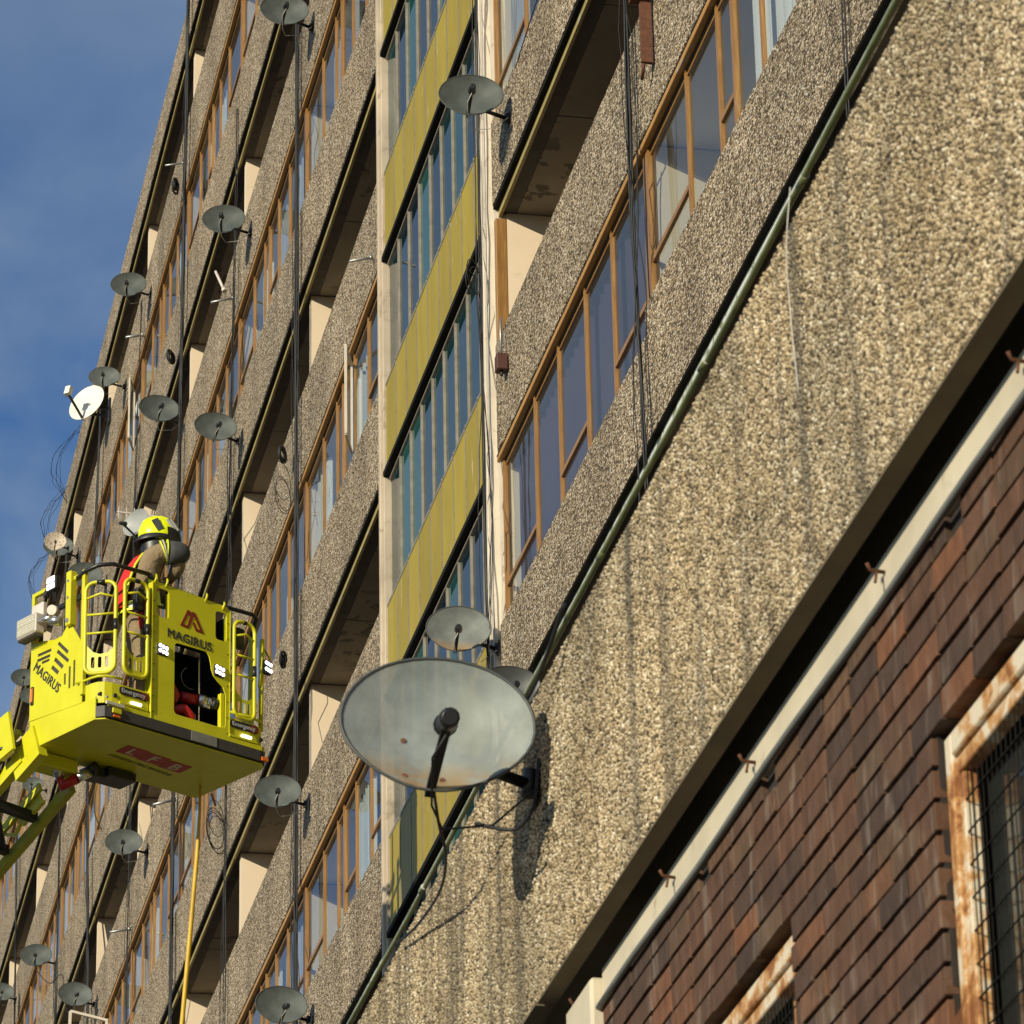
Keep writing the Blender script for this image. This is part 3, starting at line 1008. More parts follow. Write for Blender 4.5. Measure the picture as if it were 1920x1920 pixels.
worn('dish_rim', (0.055, 0.06, 0.058), 0.5, 0.2, 10, obj=True)
proto = {}
DISHES = [
    # x, y, z, size, material, yaw, tilt, label
    (-45.57, 6.82, 27.72, .59, 'dish_grey', -9, 7, 'grey dish cut by the top edge of the photo, left of the yellow stair column'),
    (-34.03, 6.82, 19.96, .59, 'dish_grey', -9, 7, 'grey dish overlapping the top of the yellow stair column on its right edge'),
    (-50.94, 6.82, 27.67, .58, 'dish_grey', -9, 7, 'grey dish below and left of the dish at the top edge, over a dark gallery'),
    (-62.46, 6.82, 32.60, .58, 'dish_grey', -9, 7, 'grey dish high on the top gallery, its left half against blue sky'),
    (-65.90, 6.82, 32.61, .535, 'dish_grey', -9, 7, 'small grey dish just above the white dish on the top gallery'),
    (-58.00, 6.82, 28.24, .60, 'dish_grey', -9, 7, 'grey dish right of the white dish, left one of a level pair'),
    (-51.59, 6.82, 24.91, .56, 'dish_grey', -9, 7, 'grey dish with glossy streaks, right one of a level pair above the firefighter'),
    (-73.41, 6.82, 32.79, .565, 'dish_grey', -9, 7, 'grey dish half hidden behind a round stained cream dish by the sky'),
    (-68.36, 6.82, 30.04, .60, 'dish_grey', -9, 7, 'grey dish seen through the yellow railings of the lift cage'),
    (-80.17, 6.82, 32.92, .50, 'dish_grey', -9, 7, 'grey dish left of the lift cage with its left half against the sky'),
    (-78.36, 6.82, 31.81, .45, 'dish_grey', -9, 7, 'grey dish half hidden behind the left side of the lift cage'),
    (-35.00, 6.82, 15.07, .58, 'dish_rusty', -9, 7, 'grey dish with rusty spots just above the largest dish'),
    (-45.88, 6.82, 17.62, .53, 'dish_grey', -9, 7, 'grey dish below the right corner of the lift cage with a white cable loop'),
    (-61.62, 6.82, 22.72, .56, 'dish_grey', -9, 7, 'pale grey dish below the lift cage floor, right of the yellow boom'),
    (-75.68, 6.82, 25.64, .58, 'dish_grey', -9, 7, 'grey dish low on the left with a drooping cable, above left of the lowest dish'),
    (-68.40, 6.82, 22.53, .56, 'dish_grey', -9, 7, 'grey dish at the bottom left beside a small white aerial frame'),
    (-45.58, 6.82, 14.99, .58, 'dish_grey', -9, 7, 'grey dish at the bottom edge of the photo, left of the green pipe'),
    (-83.10, 6.82, 27.36, .50, 'dish_grey', -9, 7, 'grey dish cut by the lower left edge of the photo'),
    (-77.34, 6.82, 29.59, .40, 'dish_grey', -9, 7, 'small grey dish behind the rails of the yellow boom'),
    (-72.9, 6.71, 32.66, .40, 'dish_cream', -9, 4, 'small round cream dish with brown stains in front of a grey dish'),
    (-60.1, 6.755, 27.32, .56, 'dish_pale', -58, 6, 'pale dish seen nearly edge on behind the yellow helmet'),
]
for (x, y, z, size, mt, yaw, tilt, lab) in DISHES:
    key = (mt,)
    if key not in proto:
        proto[key] = make_dish(mt)
        d = proto[key]
    else:
        d = copy_tree(proto[key])
    d.location = (x, y, z)
    s = size / 0.58
    d.scale = (s, s * (1.0 if mt != 'dish_cream' else 1.0), s * (1.0 if mt != 'dish_cream' else 1.25))
    d.rotation_euler = (-R(5) + random.uniform(-.05, .05), -R(tilt + random.uniform(-3, 3)), R(yaw + random.uniform(-8, 8)))
    d['label'] = lab
# the large near one on the low parapet, and a dark one half hidden behind the green pipe
big = make_dish('dish_big', 0.325, 'cable_black', 0.59)
big.location = (-12.06, 2.28, 4.865)
big.rotation_euler = (R(-6), -R(7), R(-8))
big['label'] = 'largest dish, nearest the camera, pale steel with rust along its lower rim'
m = MB()
for (yy, zz) in ((-0.10, -0.03), (-0.085, -0.175), (0.03, -0.175)):
    r2 = (yy / .2925) ** 2 + (zz / .225) ** 2
    xx = 0.0857 * (r2 - 1) + 0.03
    m.tube([(xx - 0.004, yy, zz), (xx + 0.003, yy, zz)], 0.009, 10)
m.build('bolt', 'rust_iron', [c for c in big.children if c.name.startswith('reflector')][0])
dk = make_dish('dish_rim', 0.36, None, 0.56)
dk.location = (-32.9, 6.82, 13.65)
dk.rotation_euler = (0, -R(8), R(-6))
dk['label'] = 'dark mesh dish tucked between the largest dish and the green pipe'
# white dish turned away to the left, on a long arm
def white_dish():
    root = empty('satellite_dish', (-68.5, 6.80, 33.37), 'white dish with a white feed on a black arm, against the sky', 'satellite dish', 'satellite dishes fixed to the facade')
    nrm = Vector((0.72, -0.62, 0.30)).normalized()
    u = Vector((0, 0, 1)).cross(nrm).normalized()
    w = nrm.cross(u)
    a, n, rr = 0.385, 40, 6
    m = MB()
    def P(r, t, off):
        q = u * (a * .92 * r * math.cos(t)) + w * (a * r * math.sin(t))
        return q + nrm * (0.07 * (r * r - 1) + 0.03 - off)
    front = [[P(q / rr, 2 * math.pi * j / n, 0) for j in range(n)] for q in range(1, rr + 1)]
    back = [[P(q / rr, 2 * math.pi * j / n, .01) for j in range(n)] for q in range(rr, 0, -1)]
    m.loft(front, cap=False)
    m.loft([front[-1], back[0]], cap=False)
    m.loft(back, cap=False)
    m.add(front[0], [tuple(range(n))], True)
    m.add(back[-1], [tuple(reversed(range(n)))], True)
    m.build('reflector', 'dish_white', root)
    p0 = -w * a * 0.98
    p1 = p0 + nrm * 0.42 + w * 0.30 - u * 0.12
    MB().bar(p0, p1, 0.035, 0.03).build('feed_arm', 'black_plastic', root)
    MB().obox(p1 + w * 0.05, nrm * 0.05, u * 0.05, w * 0.085).build('feed_horn', 'dish_white', root)
    MB().bar(-nrm * 0.06, (0.1, 0.37, -0.12), 0.07, 0.06).bar(-nrm * .06 - w * .2, (0.1, 0.38, -0.25), .04, .04).box(0.02, 0.2, 0.355, 0.395, -0.40, 0.05).build('bracket', 'black_plastic', root)
    return root


white_dish()

# ================================================================== NEAR BLOCK: brick storey under a pebbledash parapet
NY, BY = 2.613, 2.72            # parapet face, brick face
near = empty('walkway_block', (-9.5, BY, -1.6), 'low block nearest the camera with coarse pebbledash parapet over dark brown brick', 'building')
noff = wloc(near)
NX0, NX1 = -34.0, 1.0
MB().box(NX0, -4.71 * NY, NY + 0.012, NY + 0.062, 4.092, 5.075).box(-4.70 * NY, NX1, NY + 0.012, NY + 0.062, 4.087, 5.075).build('parapet', 'render_bed', near, True)
MB().box(NX0, -4.71 * NY, NY + 0.003, NY + 0.061, 4.084, 4.091).box(-4.70 * NY, NX1, NY + 0.003, NY + 0.061, 4.080, 4.086).build('parapet_lip', 'beam_soffit', near, True)
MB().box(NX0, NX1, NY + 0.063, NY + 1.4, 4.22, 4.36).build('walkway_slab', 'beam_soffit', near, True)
# pebbles: one mesh of low domes pressed into the bed
def pebbles(x0, x1, z0, z1, size, name):
    a = size * 0.86
    nx, nz = int((x1 - x0) / a), int((z1 - z0) / a)
    gx, gz = np.meshgrid(np.arange(nx), np.arange(nz), indexing='ij')
    n = nx * nz
    cx = x0 + (gx.ravel() + 0.5 * (gz.ravel() % 2) + rng.uniform(-.38, .38, n)) * a
    cz = z0 + (gz.ravel() + 0.5 + rng.uniform(-.36, .36, n)) * a
    keep = rng.uniform(0, 1, n) > 0.12        # stones that have dropped out
    cx, cz = cx[keep], cz[keep]
    n = len(cx)
    rx = size * rng.uniform(.34, .78, n) ** 1.0 * rng.uniform(.8, 1.25, n)
    rz = size * rng.uniform(.34, .72, n)
    hh = size * rng.uniform(.30, .95, n)
    rot = rng.uniform(0, 2 * np.pi, n)
    K = 5
    an = np.arange(K) * 2 * np.pi / K
    jit = rng.uniform(.8, 1.15, (n, K))
    V = np.zeros((n, 2 * K + 1, 3))
    c, s = np.cos(rot)[:, None], np.sin(rot)[:, None]
    for lay, (sc, hf) in enumerate(((1.0, 0.0), (0.72, 0.74))):
        u = rx[:, None] * np.cos(an)[None] * jit * sc
        w = rz[:, None] * np.sin(an)[None] * jit * sc
        V[:, lay * K:(lay + 1) * K, 0] = cx[:, None] + u * c - w * s
        V[:, lay * K:(lay + 1) * K, 2] = cz[:, None] + u * s + w * c
        V[:, lay * K:(lay + 1) * K, 1] = NY + 0.014 - hf * hh[:, None]
    V[:, 2 * K, 0] = cx + rx * rng.uniform(-.2, .2, n)
    V[:, 2 * K, 2] = cz + rz * rng.uniform(-.2, .2, n)
    V[:, 2 * K, 1] = NY + 0.014 - hh
    tri = []
    for j in range(K):
        j2 = (j + 1) % K
        tri += [(j, K + j, j2), (j2, K + j, K + j2), (K + j, 2 * K, K + j2)]
    tri = np.array(tri)
    T = (tri[None] + (np.arange(n) * (2 * K + 1))[:, None, None]).reshape(-1, 3)
    V = V.reshape(-1, 3) - np.array(noff)
    me = bpy.data.meshes.new(name)
    me.vertices.add(len(V))
    me.vertices.foreach_set('co', V.ravel())
    me.loops.add(T.size)
    me.loops.foreach_set('vertex_index', T.ravel().astype(np.int32))
    me.polygons.add(len(T))
    me.polygons.foreach_set('loop_start', np.arange(0, T.size, 3, dtype=np.int32))
    me.polygons.foreach_set('use_smooth', np.ones(len(T), dtype=bool))
    me.update(calc_edges=True)
    at_ = me.attributes.new('tone', 'FLOAT', 'FACE')
    at_.data.foreach_set('value', np.repeat(rng.uniform(0, 1, n), len(tri)).astype(np.float32))
    me.materials.append(M('near_pebbles'))
    o = bpy.data.objects.new(name, me)
    COL.objects.link(o)
    o.parent = near
    return tag(o, kind='stuff')


pebbles(-16.6, -7.0, 4.098, 5.066, 0.0110, 'pebble_coat')
# mossy pipe fixed along the top edge of the parapet, with joints
pts = [(x, NY - 0.008 + 0.004 * math.sin(x * 1.7), 5.083 + 0.003 * math.sin(x * 2.3 + 1)) for x in np.arange(NX0, NX1, 0.35)]
pp = MB().tube(pts, 0.0085, 10).build('edge_pipe', 'mossy_pipe', near, True)
for x in (-14.1, -12.62, -11.2, -9.95, -8.93, -8.0):
    zc = 5.083 + 0.003 * math.sin(x * 2.3 + 1)
    MB().tube([(x - 0.03, NY - 0.008, zc), (x + 0.03, NY - 0.008, zc)], 0.0105, 10).build('pipe_joint', 'mossy_pipe', near, True)
# painted beam below the parapet, metal strip under it, white end post
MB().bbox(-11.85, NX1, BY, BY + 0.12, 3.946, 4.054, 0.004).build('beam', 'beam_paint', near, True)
MB().tube([(x, BY - 0.012 + 0.003 * math.sin(x * 4), 3.934 + 0.003 * math.sin(x * 3.1)) for x in np.arange(-11.86, NX1, 0.25)], 0.010, 8).build('conduit', 'zinc', near, True)
MB().bbox(-12.2, -11.855, BY - 0.035, BY + 0.26, -1.6, 4.03, 0.01).build('end_post', 'beam_paint', near, True)
MB().box(NX0, -12.21, BY + 1.2, BY + 1.4, -1.6, 4.21).build('back_wall', 'dark_concrete', near, True)
for (x, z) in ((-7.73, 4.01), (-8.82, 4.005), (-10.92, 4.005), (-12.10, 4.02), (-10.03, 4.00)):
    MB().tube([(x, BY + 0.01, z), (x, BY - 0.036, z + 0.005), (x + 0.008, BY - 0.045, z + 0.018)], 0.0048, 6).tube([(x, BY - 0.020, z + .003), (x + 0.01, BY - 0.028, z - 0.03)], 0.004, 6).build('rusty_hook', 'rust_iron', near, True)

# bricks: one object each; openings for the two windows
OPEN = [(-8.56, -4.6, 3.52), (-11.32, -9.77, 3.52)]
core = MB()
cy0, cy1 = BY + 0.017, BY + 0.10
core.box(-11.85, NX1, BY + .30, BY + .4, 3.9, 4.215).box(-11.85, -11.32, cy0, cy1, -1.6, 3.525).box(-9.77, -8.56, cy0, cy1, -1.6, 3.525).box(-4.6, NX1, cy0, cy1, -1.6, 3.525).box(-11.85, NX1, cy0, cy1, 3.525, 3.943)
core.build('mortar_bed', 'mortar', near, True)
bmesh_cache = []
for q in range(6):
    h = 0.0642
    b = MB().bbox(0.0, 0.2265, 0.0, 0.098, 0.0, h, 0.0022)
    b.v = [(x + random.uniform(-.0012, .0012), y + random.uniform(-.0012, .0012), z + random.uniform(-.0012, .0012)) for x, y, z in b.v]
    bmesh_cache.append(b.mesh('brick', 'brick_clay'))
hmesh = MB().bbox(0.0, 0.110, 0.0, 0.098, 0.0, 0.0642, 0.0022).mesh('brick', 'brick_clay')
row, BP = 0, 0.2315
zr = 3.97 - 0.075 - 0.02
while zr > 2.62:
    x = -11.85 + (0.0 if row % 2 else 0.1155)
    cuts = [(a, b) for (a, b, top) in OPEN if zr + 0.03 < top]
    segs = [(-11.85, -6.85)]
    for (a, b) in sorted(cuts):
        ns = []
        for (p, q) in segs:
            if b <= p or a >= q:
                ns.append((p, q))
            else:
                if a > p:
                    ns.append((p, a))
                if b < q:
                    ns.append((b, q))
        segs = ns
    for (p, q) in segs:
        # start every segment with a whole or a half brick so that the bond breaks joint
        right = q
        x = right
        first = row % 2 == 0
        while x > p + 0.02:
            L = 0.110 if (first and q != -6.85) else 0.2265
            first = False
            x -= L
            if x < p - 0.001:
                cut = L - (p - x)
                if cut < 0.04:
                    break
                s = cut / L
                x = p
            else:
                s = 1.0
            me = hmesh if L < 0.2 else random.choice(bmesh_cache)
            o = inst(me, 'brick', near, Vector((x, BY + random.uniform(-.002, .002), zr + 0.006 + random.uniform(-.0012, .0012))) - noff)
            if row == 0 and any(x < q_ < x + L for q_ in (-10.72, -9.93, -8.35)):
                s *= 0.45          # broken ends in the top course
            o.scale = (s, 1, 1)
            o.rotation_euler = (0, random.uniform(-.004, .004), random.uniform(-.004, .004))
            x -= 0.005
    zr -= 0.075
    row += 1


def steel_window(x0, x1, z0, z1):
    y = BY + 0.030
    fr = MB()
    fr.bbox(x0 + 0.004, x0 + 0.05, y, y + 0.045, z0, z1 - 0.03, 0.004).bbox(x1 - 0.05, x1 - 0.004, y, y + 0.045, z0, z1 - 0.03, 0.004)
    fr.bbox(x0 + 0.051, x1 - 0.051, y, y + 0.045, z1 - 0.085, z1 - 0.03, 0.004)
    fr.bbox(x0 + 0.052, x0 + 0.085, y + 0.012, y + 0.05, z0, z1 - 0.13, 0.003).bbox(x1 - 0.085, x1 - 0.052, y + 0.012, y + 0.05, z0, z1 - 0.13, 0.003)
    fr.bbox(x0 + 0.052, x1 - 0.052, y + 0.012, y + 0.05, z1 - 0.125, z1 - 0.087, 0.003)
    fr.bbox(x0 + 0.052, x1 - 0.052, y + 0.012, y + 0.05, z0, z0 + 0.05, 0.003)
    w = fr.build('steel_window', 'rusty_white_paint', near, True)
    # mesh guard: vertical and horizontal wires standing off the glass
    mg = MB()
    x = x0 + 0.095
    while x < x1 - 0.09:
        mg.box(x, x + 0.0025, y + 0.018, y + 0.0205, z0 + 0.051, z1 - 0.127)
        x += 0.034
    z = z1 - 0.20
    while z > z0 + .05:
        mg.box(x0 + 0.087, x1 - 0.087, y + 0.014, y + 0.0175, z, z + 0.003)
        z -= 0.075
    tag(mg.build('wire_mesh', 'black_metal', w, True), kind='stuff')
    MB().box(x0 + 0.05, x1 - 0.05, y + 0.075, y + 0.079, z0 + 0.01, z1 - 0.09).build('pane', 'wired_glass', w, True)
    for xm in (x0 + 0.62, x0 + 1.25):
        if xm < x1 - 0.2:
            MB().bbox(xm, xm + 0.05, y + 0.05, y + 0.074, z0 + 0.01, z1 - 0.09, 0.003).build('mullion', 'rusty_white_paint', w, True)
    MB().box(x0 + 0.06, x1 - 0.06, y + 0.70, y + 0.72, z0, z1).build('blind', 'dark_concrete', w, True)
    MB().box(x0 + 0.48, x0 + 0.60, y + 0.10, y + 0.11, z0, z1 - 0.42).build('blind', 'curtain_net', w, True)
    return w


steel_window(-8.56, -4.6, 1.9, 3.52)
steel_window(-11.32, -9.77, 2.2, 3.52)
MB().box(-12.0, NX1, BY + 0.9, BY + 1.0, -1.6, 4.2).build('inner_wall', 'dark_concrete', near, True)

# ================================================================== CABLES, BRACKETS AND ODD FITTINGS ON THE TOWER
def strands(pts, r, n, wob, seed, mat='cable_black', name='cable', spread=0.014):
    rnd = random.Random(seed)
    m = MB()
    for s in range(n):
        P = []
        ox, oy = rnd.uniform(-spread, spread) * 3, rnd.uniform(-spread, spread)
        ph = rnd.uniform(0, 6)
        for a, b in zip(pts[:-1], pts[1:]):
            k = max(3, int((Vector(b) - Vector(a)).length / 0.35))
            for q in range(k):
                u = q / k
                p = Vector(a).lerp(Vector(b), u)
                P.append(p + Vector((ox + wob * 3 * math.sin(p.z * 1.3 + ph) + rnd.uniform(-.01, .01), oy + wob * 0.4 * math.sin(p.z * 2.1 + ph), 0)))
        P.append(Vector(pts[-1]) + Vector((ox, oy, 0)))
        m.tube(P, r, 5)
    if n > 2:
        for s in range(3):
            P = []
            ph = rnd.uniform(0, 6)
            za, zb = pts[0][2], pts[-1][2]
            z = za - rnd.uniform(0, 3)
            while z > zb:
                u = (za - z) / (za - zb)
                q = min(int(u * (len(pts) - 1)), len(pts) - 2)
                f = u * (len(pts) - 1) - q
                p = Vector(pts[q]).lerp(Vector(pts[q + 1]), f)
                P.append((p.x + 0.22 * math.sin(z * .9 + ph) + rnd.uniform(-.05, .05), p.y + .02 * math.sin(z * 1.7 + ph) - .01, z))
                z -= 0.3
            m.tube(P, 0.004, 4)
    return m.build(name, mat)


def loops(c, r, n, seed, mat='cable_black', tr=0.006, name='cable_coil'):
    rnd = random.Random(seed)
    m = MB()
    for s in range(n):
        rr = r * rnd.uniform(.85, 1.15)
        cc = Vector(c) + Vector((rnd.uniform(-.05, .05), rnd.uniform(-.02, .02), rnd.uniform(-.06, .06) * (r / .1)))
        tl = rnd.uniform(-.35, .35)
        m.tube([cc + Vector((rr * math.cos(t) * .75, -rr * math.cos(t) * .55 - .03, rr * math.sin(t) + tl * rr * math.cos(t) * .3)) for t in np.linspace(0, 2 * math.pi, 21)[:-1]], tr, 5, closed=True)
    return m.build(name, mat)


CAB = [
    ([(-46.58, 7.14, 34.6), (-46.60, 7.14, 27.0), (-46.56, 7.13, 20.5), (-46.59, 7.14, 13.0)], .0105, 4, .004, 'thick black cable bundle down the facade just left of the stair column', 'cables hanging down the tower'),
    ([(-57.60, 7.13, 35.6), (-57.88, 7.12, 27.0), (-58.11, 7.13, 22.1), (-58.2, 7.14, 16.0)], .0135, 5, .006, 'thick black cable bundle down the facade above the right end of the lift cage', 'cables hanging down the tower'),
    ([(-29.23, 7.14, 19.6), (-29.16, 7.11, 16.2), (-29.0, 7.13, 13.0)], .009, 4, .006, 'thick black cable bundle crossing the dark curtained window on the right', 'cables hanging down the tower'),
    ([(-51.98, 7.14, 30.0), (-52.3, 7.13, 26.0), (-52.62, 7.14, 20.0), (-52.7, 7.14, 13.0)], .006, 3, .006, 'thin black cables down the facade through the middle gallery ends', 'cables hanging down the tower'),
    ([(-63.34, 7.14, 32.8), (-63.87, 7.14, 28.8), (-63.6, 7.14, 20.0)], .006, 3, .008, 'thin black cables down the facade behind the middle of the lift cage', 'cables hanging down the tower'),
    ([(-69.34, 7.12, 33.8), (-69.8, 7.08, 29.5), (-69.88, 7.10, 26.5), (-69.31, 7.12, 22.5), (-69.3, 7.13, 18.0)], .010, 9, .016, 'wide tangle of black cables down the facade behind the boom', 'cables hanging down the tower'),
    ([(-75.2, 7.14, 34.0), (-75.0, 7.13, 24.0)], .008, 3, .01, 'loose black cables at the far left beyond the boom', 'cables hanging down the tower'),
    ([(-84.2, 7.13, 31.2), (-83.3, 7.13, 26.0)], .012, 4, .012, 'black cable bundle at the lower left edge of the photo', 'cables hanging down the tower'),
    ([(-23.33, 7.16, 16.5), (-23.36, 7.15, 13.5)], .007, 2, .002, 'pair of straight black cables on the spandrel at the upper right', 'cables hanging down the tower'),
    ([(-34.98, 7.10, 26.0), (-35.1, 7.09, 18.0), (-35.0, 7.1, 13.0)], .006, 3, .006, 'thin dark cables clipped along the white post right of the stair column', 'cables hanging down the tower'),
]
for n_, (p, r, k, wb, lab, gr) in enumerate(CAB):
    tag(strands(p, r, k, wb, n_ + 3), lab, 'cable', gr)
COILS = [
    ((-47.1, 7.08, 22.43), .085, 5, .016, 'tight black cable coil hanging beside the thick cable left of the stair column'),
    ((-58.55, 7.08, 29.38), .085, 5, .018, 'tight black cable coil on the pebbledash above the right dish of the level pair'),
    ((-46.98, 7.08, 19.73), .07, 4, .014, 'small black cable coil beside the right edge of the lift cage'),
    ((-58.3, 7.08, 32.2), .08, 5, .018, 'black cable coil high on the thick cable near the top gallery'),
    ((-35.05, 7.05, 18.66), .14, 3, .005, 'thin loose cable loops on the white post right of the stair column'),
    ((-52.8, 7.08, 19.77), .28, 5, .005, 'large loose cable loops below the lift cage floor'),
    ((-47.2, 7.08, 22.05), .22, 3, .004, 'thin loose cable loop under the tight coil left of the stair column'),
]
for n_, (c, r, k, tr, lab) in enumerate(COILS):
    tag(loops(c, r, k, n_ + 40, tr=tr), lab, 'cable coil', 'coils of spare cable')
# thin drooping cables
def droop(pts, r, lab, mat='cable_black', name='cable'):
    P = [Vector(p) for p in pts]
    out = []
    for i in range(len(P) - 1):
        p0, p1, p2, p3 = P[max(i - 1, 0)], P[i], P[i + 1], P[min(i + 2, len(P) - 1)]
        for q in range(8):
            u = q / 8
            out.append(0.5 * ((2 * p1) + (-p0 + p2) * u + (2 * p0 - 5 * p1 + 4 * p2 - p3) * u * u + (-p0 + 3 * p1 - 3 * p2 + p3) * u ** 3))
    out.append(P[-1])
    return tag(MB().tube(out, r, 6).build(name, mat), lab, 'cable', 'loose drooping cables')


droop([(-12.45, 2.33, 4.90), (-12.806, 2.42, 4.848), (-13.002, 2.48, 4.805), (-13.375, 2.53, 4.82), (-14.075, 2.58, 4.941), (-14.52, 2.59, 5.03)], .005, 'black cable drooping from the largest dish onto the coarse pebbledash')
droop([(-12.05, 2.57, 4.62), (-12.0, 2.5, 4.53), (-12.1, 2.40, 4.58)], .006, 'short black cable sagging behind the lower right rim of the largest dish')
droop([(-11.60, 2.58, 5.10), (-11.95, 2.56, 4.98), (-12.2, 2.5, 4.9)], .007, 'black cable running from behind the largest dish up to the green pipe')
droop([(-9.0, NY - .02, 5.1), (-9.03, NY - .03, 4.9), (-9.02, NY - .02, 4.55)], .0016, 'pale thread hanging from a joint of the green pipe', 'cable_white')
droop([(-31.0, 7.17, 19.9), (-32.3, 7.16, 20.2), (-33.6, 7.15, 20.05)], .005, 'thin black cable sagging across the spandrel to the dish on the stair column')
droop([(-42.3, 7.17, 27.5), (-43.2, 7.15, 28.2), (-45.2, 7.14, 28.3)], .005, 'thin black cable sagging from the dish at the top edge across pebbledash')
droop([(-75.68, 6.8, 25.4), (-74.4, 6.95, 24.7), (-73.6, 7.1, 24.6), (-73.3, 7.15, 23.9), (-71.8, 7.1, 23.4), (-71.0, 7.14, 23.9)], .008, 'black cable drooping right of the dish low on the left')
droop([(-66.2, 7.1, 26.2), (-66.0, 6.9, 25.6), (-66.8, 6.9, 25.2), (-67.5, 7.1, 25.1)], .012, 'pale green hose curving between the cables under the lift cage', 'drip_trim')
# wisps of torn netting beyond the roof edge
for k in range(3):
    rnd = random.Random(k + 90)
    m = MB()
    for s in range(5):
        z = 34.4 - k * 0.5
        x = -73.5 - k * 2.2
        a = rnd.uniform(.2, .45)
        m.tube([(x + rnd.uniform(-.2, .2) - u * 2.4, 7.18 - a * math.sin(u * 3.14) + rnd.uniform(-.02, .02), 35.3 - .25 * k - u * 0.4 + rnd.uniform(-.05, .05)) for u in np.linspace(0, 1, 9)], .004, 4)
    tag(m.build('torn_netting', 'black_plastic'), ['torn black netting bulging from the roof edge below the white dish', 'torn black netting on the roof edge above the stained cream dish', 'torn black netting on the roof edge left of the lift cage'][k], 'netting', 'torn netting along the roof edge')
# short pale rods (line props) and other fittings
RODS = [((-52.75, 7.08, 27.55), (-52.95, 6.98, 27.95), .020, 'lamp_case', 'thick pale stick poking out of the gallery below the dish left of centre'),
        ((-41.4, 7.17, 22.17), (-41.4, 6.92, 22.10), .016, 'grey_metal', 'short pale rod on the pebbledash beside the stair column'),
        ((-63.3, 7.17, 32.15), (-63.3, 6.88, 32.08), .022, 'grey_metal', 'short pale rod below the dish high on the top gallery'),
        ((-52.4, 7.17, 27.28), (-52.4, 6.85, 27.18), .018, 'grey_metal', 'short pale rod just below the thick pale stick'),
        ((-58.2, 7.17, 22.16), (-58.2, 6.85, 22.06), .022, 'grey_metal', 'short pale rod under the floor of the lift cage'),
        ((-63.6, 7.17, 22.05), (-63.6, 6.85, 21.98), .022, 'grey_metal', 'short pale rod below the pale dish at lower left'),
        ((-58.2, 7.17, 32.55), (-58.2, 6.88, 32.48), .016, 'grey_metal', 'thin pale rod beside the upper thick cable near the top gallery')]
for (a, b, r, mt, lab) in RODS:
    tag(MB().tube([a, b], r, 8).tube([Vector(a), Vector(a) + (Vector(b) - Vector(a)) * 0.12], r * 1.7, 8).build('pole_bracket', mt), lab, 'rod', 'short rods sticking out of the facade')
# brown junction box with its white conduit, right of the stair column
jb = empty('junction_box', (-34.45, 7.14, 17.45), 'small brown junction box on pebbledash right of the white post', 'junction box')
MB().bbox(-.06, .06, -.05, .05, -.06, .10, .006).build('case', 'cable_red', jb)
MB().tube([(0, 0, .10), (0.0, 0, .42), (-.05, .02, .5)], .012, 8).build('conduit', 'grey_metal', jb)
MB().tube([(.01, 0, -.06), (.01, .0, -.11)], .014, 8).build('gland', 'black_plastic', jb)
# rusty bracket at the upper right
rb = empty('rusty_bracket', (-28.6, 7.14, 17.55), 'rusty iron bracket on the parapet beside the right cable bundle', 'bracket')
MB().box(-.02, .02, -.05, .04, -.34, .22).build('stem', 'rust_iron', rb)
MB().box(-.06, .06, -.12, .04, .22, .26).tube([(0, -.03, -.34), (-.12, -.02, -.42)], .015, 6).build('arm', 'rust_iron', rb)
MB().box(-.07, .07, -.16, .02, .262, .30).build('clamp', 'grey_metal', rb)
# aerial above the firefighter
an_ = empty('tv_aerial', (-62.9, 7.1, 28.75), 'small pale television aerial in a gallery above the yellow helmet', 'aerial')
m = MB().bar((0, -.35, .02), (0, .35, -.02), .02, .02)
for k in range(6):
    y = -.32 + k * .125
    m.bar((0, y, -.1), (0, y, .1), .014, .014)
m.build('elements', 'lamp_case', an_)
MB().tube([(0, .1, -.02), (.05, .3, -.5)], .018, 8).build('mast', 'black_plastic', an_)
# white frame lower left
fr_ = empty('washing_line_frame', (-66.2, 6.98, 21.15), 'small white metal frame projecting at the bottom left corner', 'frame')
m = MB().bar((0, .15, .25), (0, -.45, .38), .05, .04).bar((0, -.45, .38), (0, -.47, -.4), .045, .04).bar((0, .13, .25), (0, .12, -.4), .045, .04)
m.build('bars', 'white_paint', fr_)

# ================================================================== THE LIFT CAGE (local x along its front, y backwards, z up)
CAGE_LOC, CAGE_RZ = (-36.948, 3.843, 14.83), R(120.6)
cage = empty('lift_cage', CAGE_LOC, 'bright yellow fire service rescue cage with black rails hanging in front of the tower', 'lift cage', None, CAGE_RZ)
Lc, Wc = 1.98, 1.09
def fplate(m, ol, holes, y0, th):
    m.plate(ol, holes, lambda u, v, w: (u, y0 + w, v), th)
def lplate(m, ol, holes, x0, th):
    m.plate(ol, holes, lambda u, v, w: (x0 + w, u, v), th)


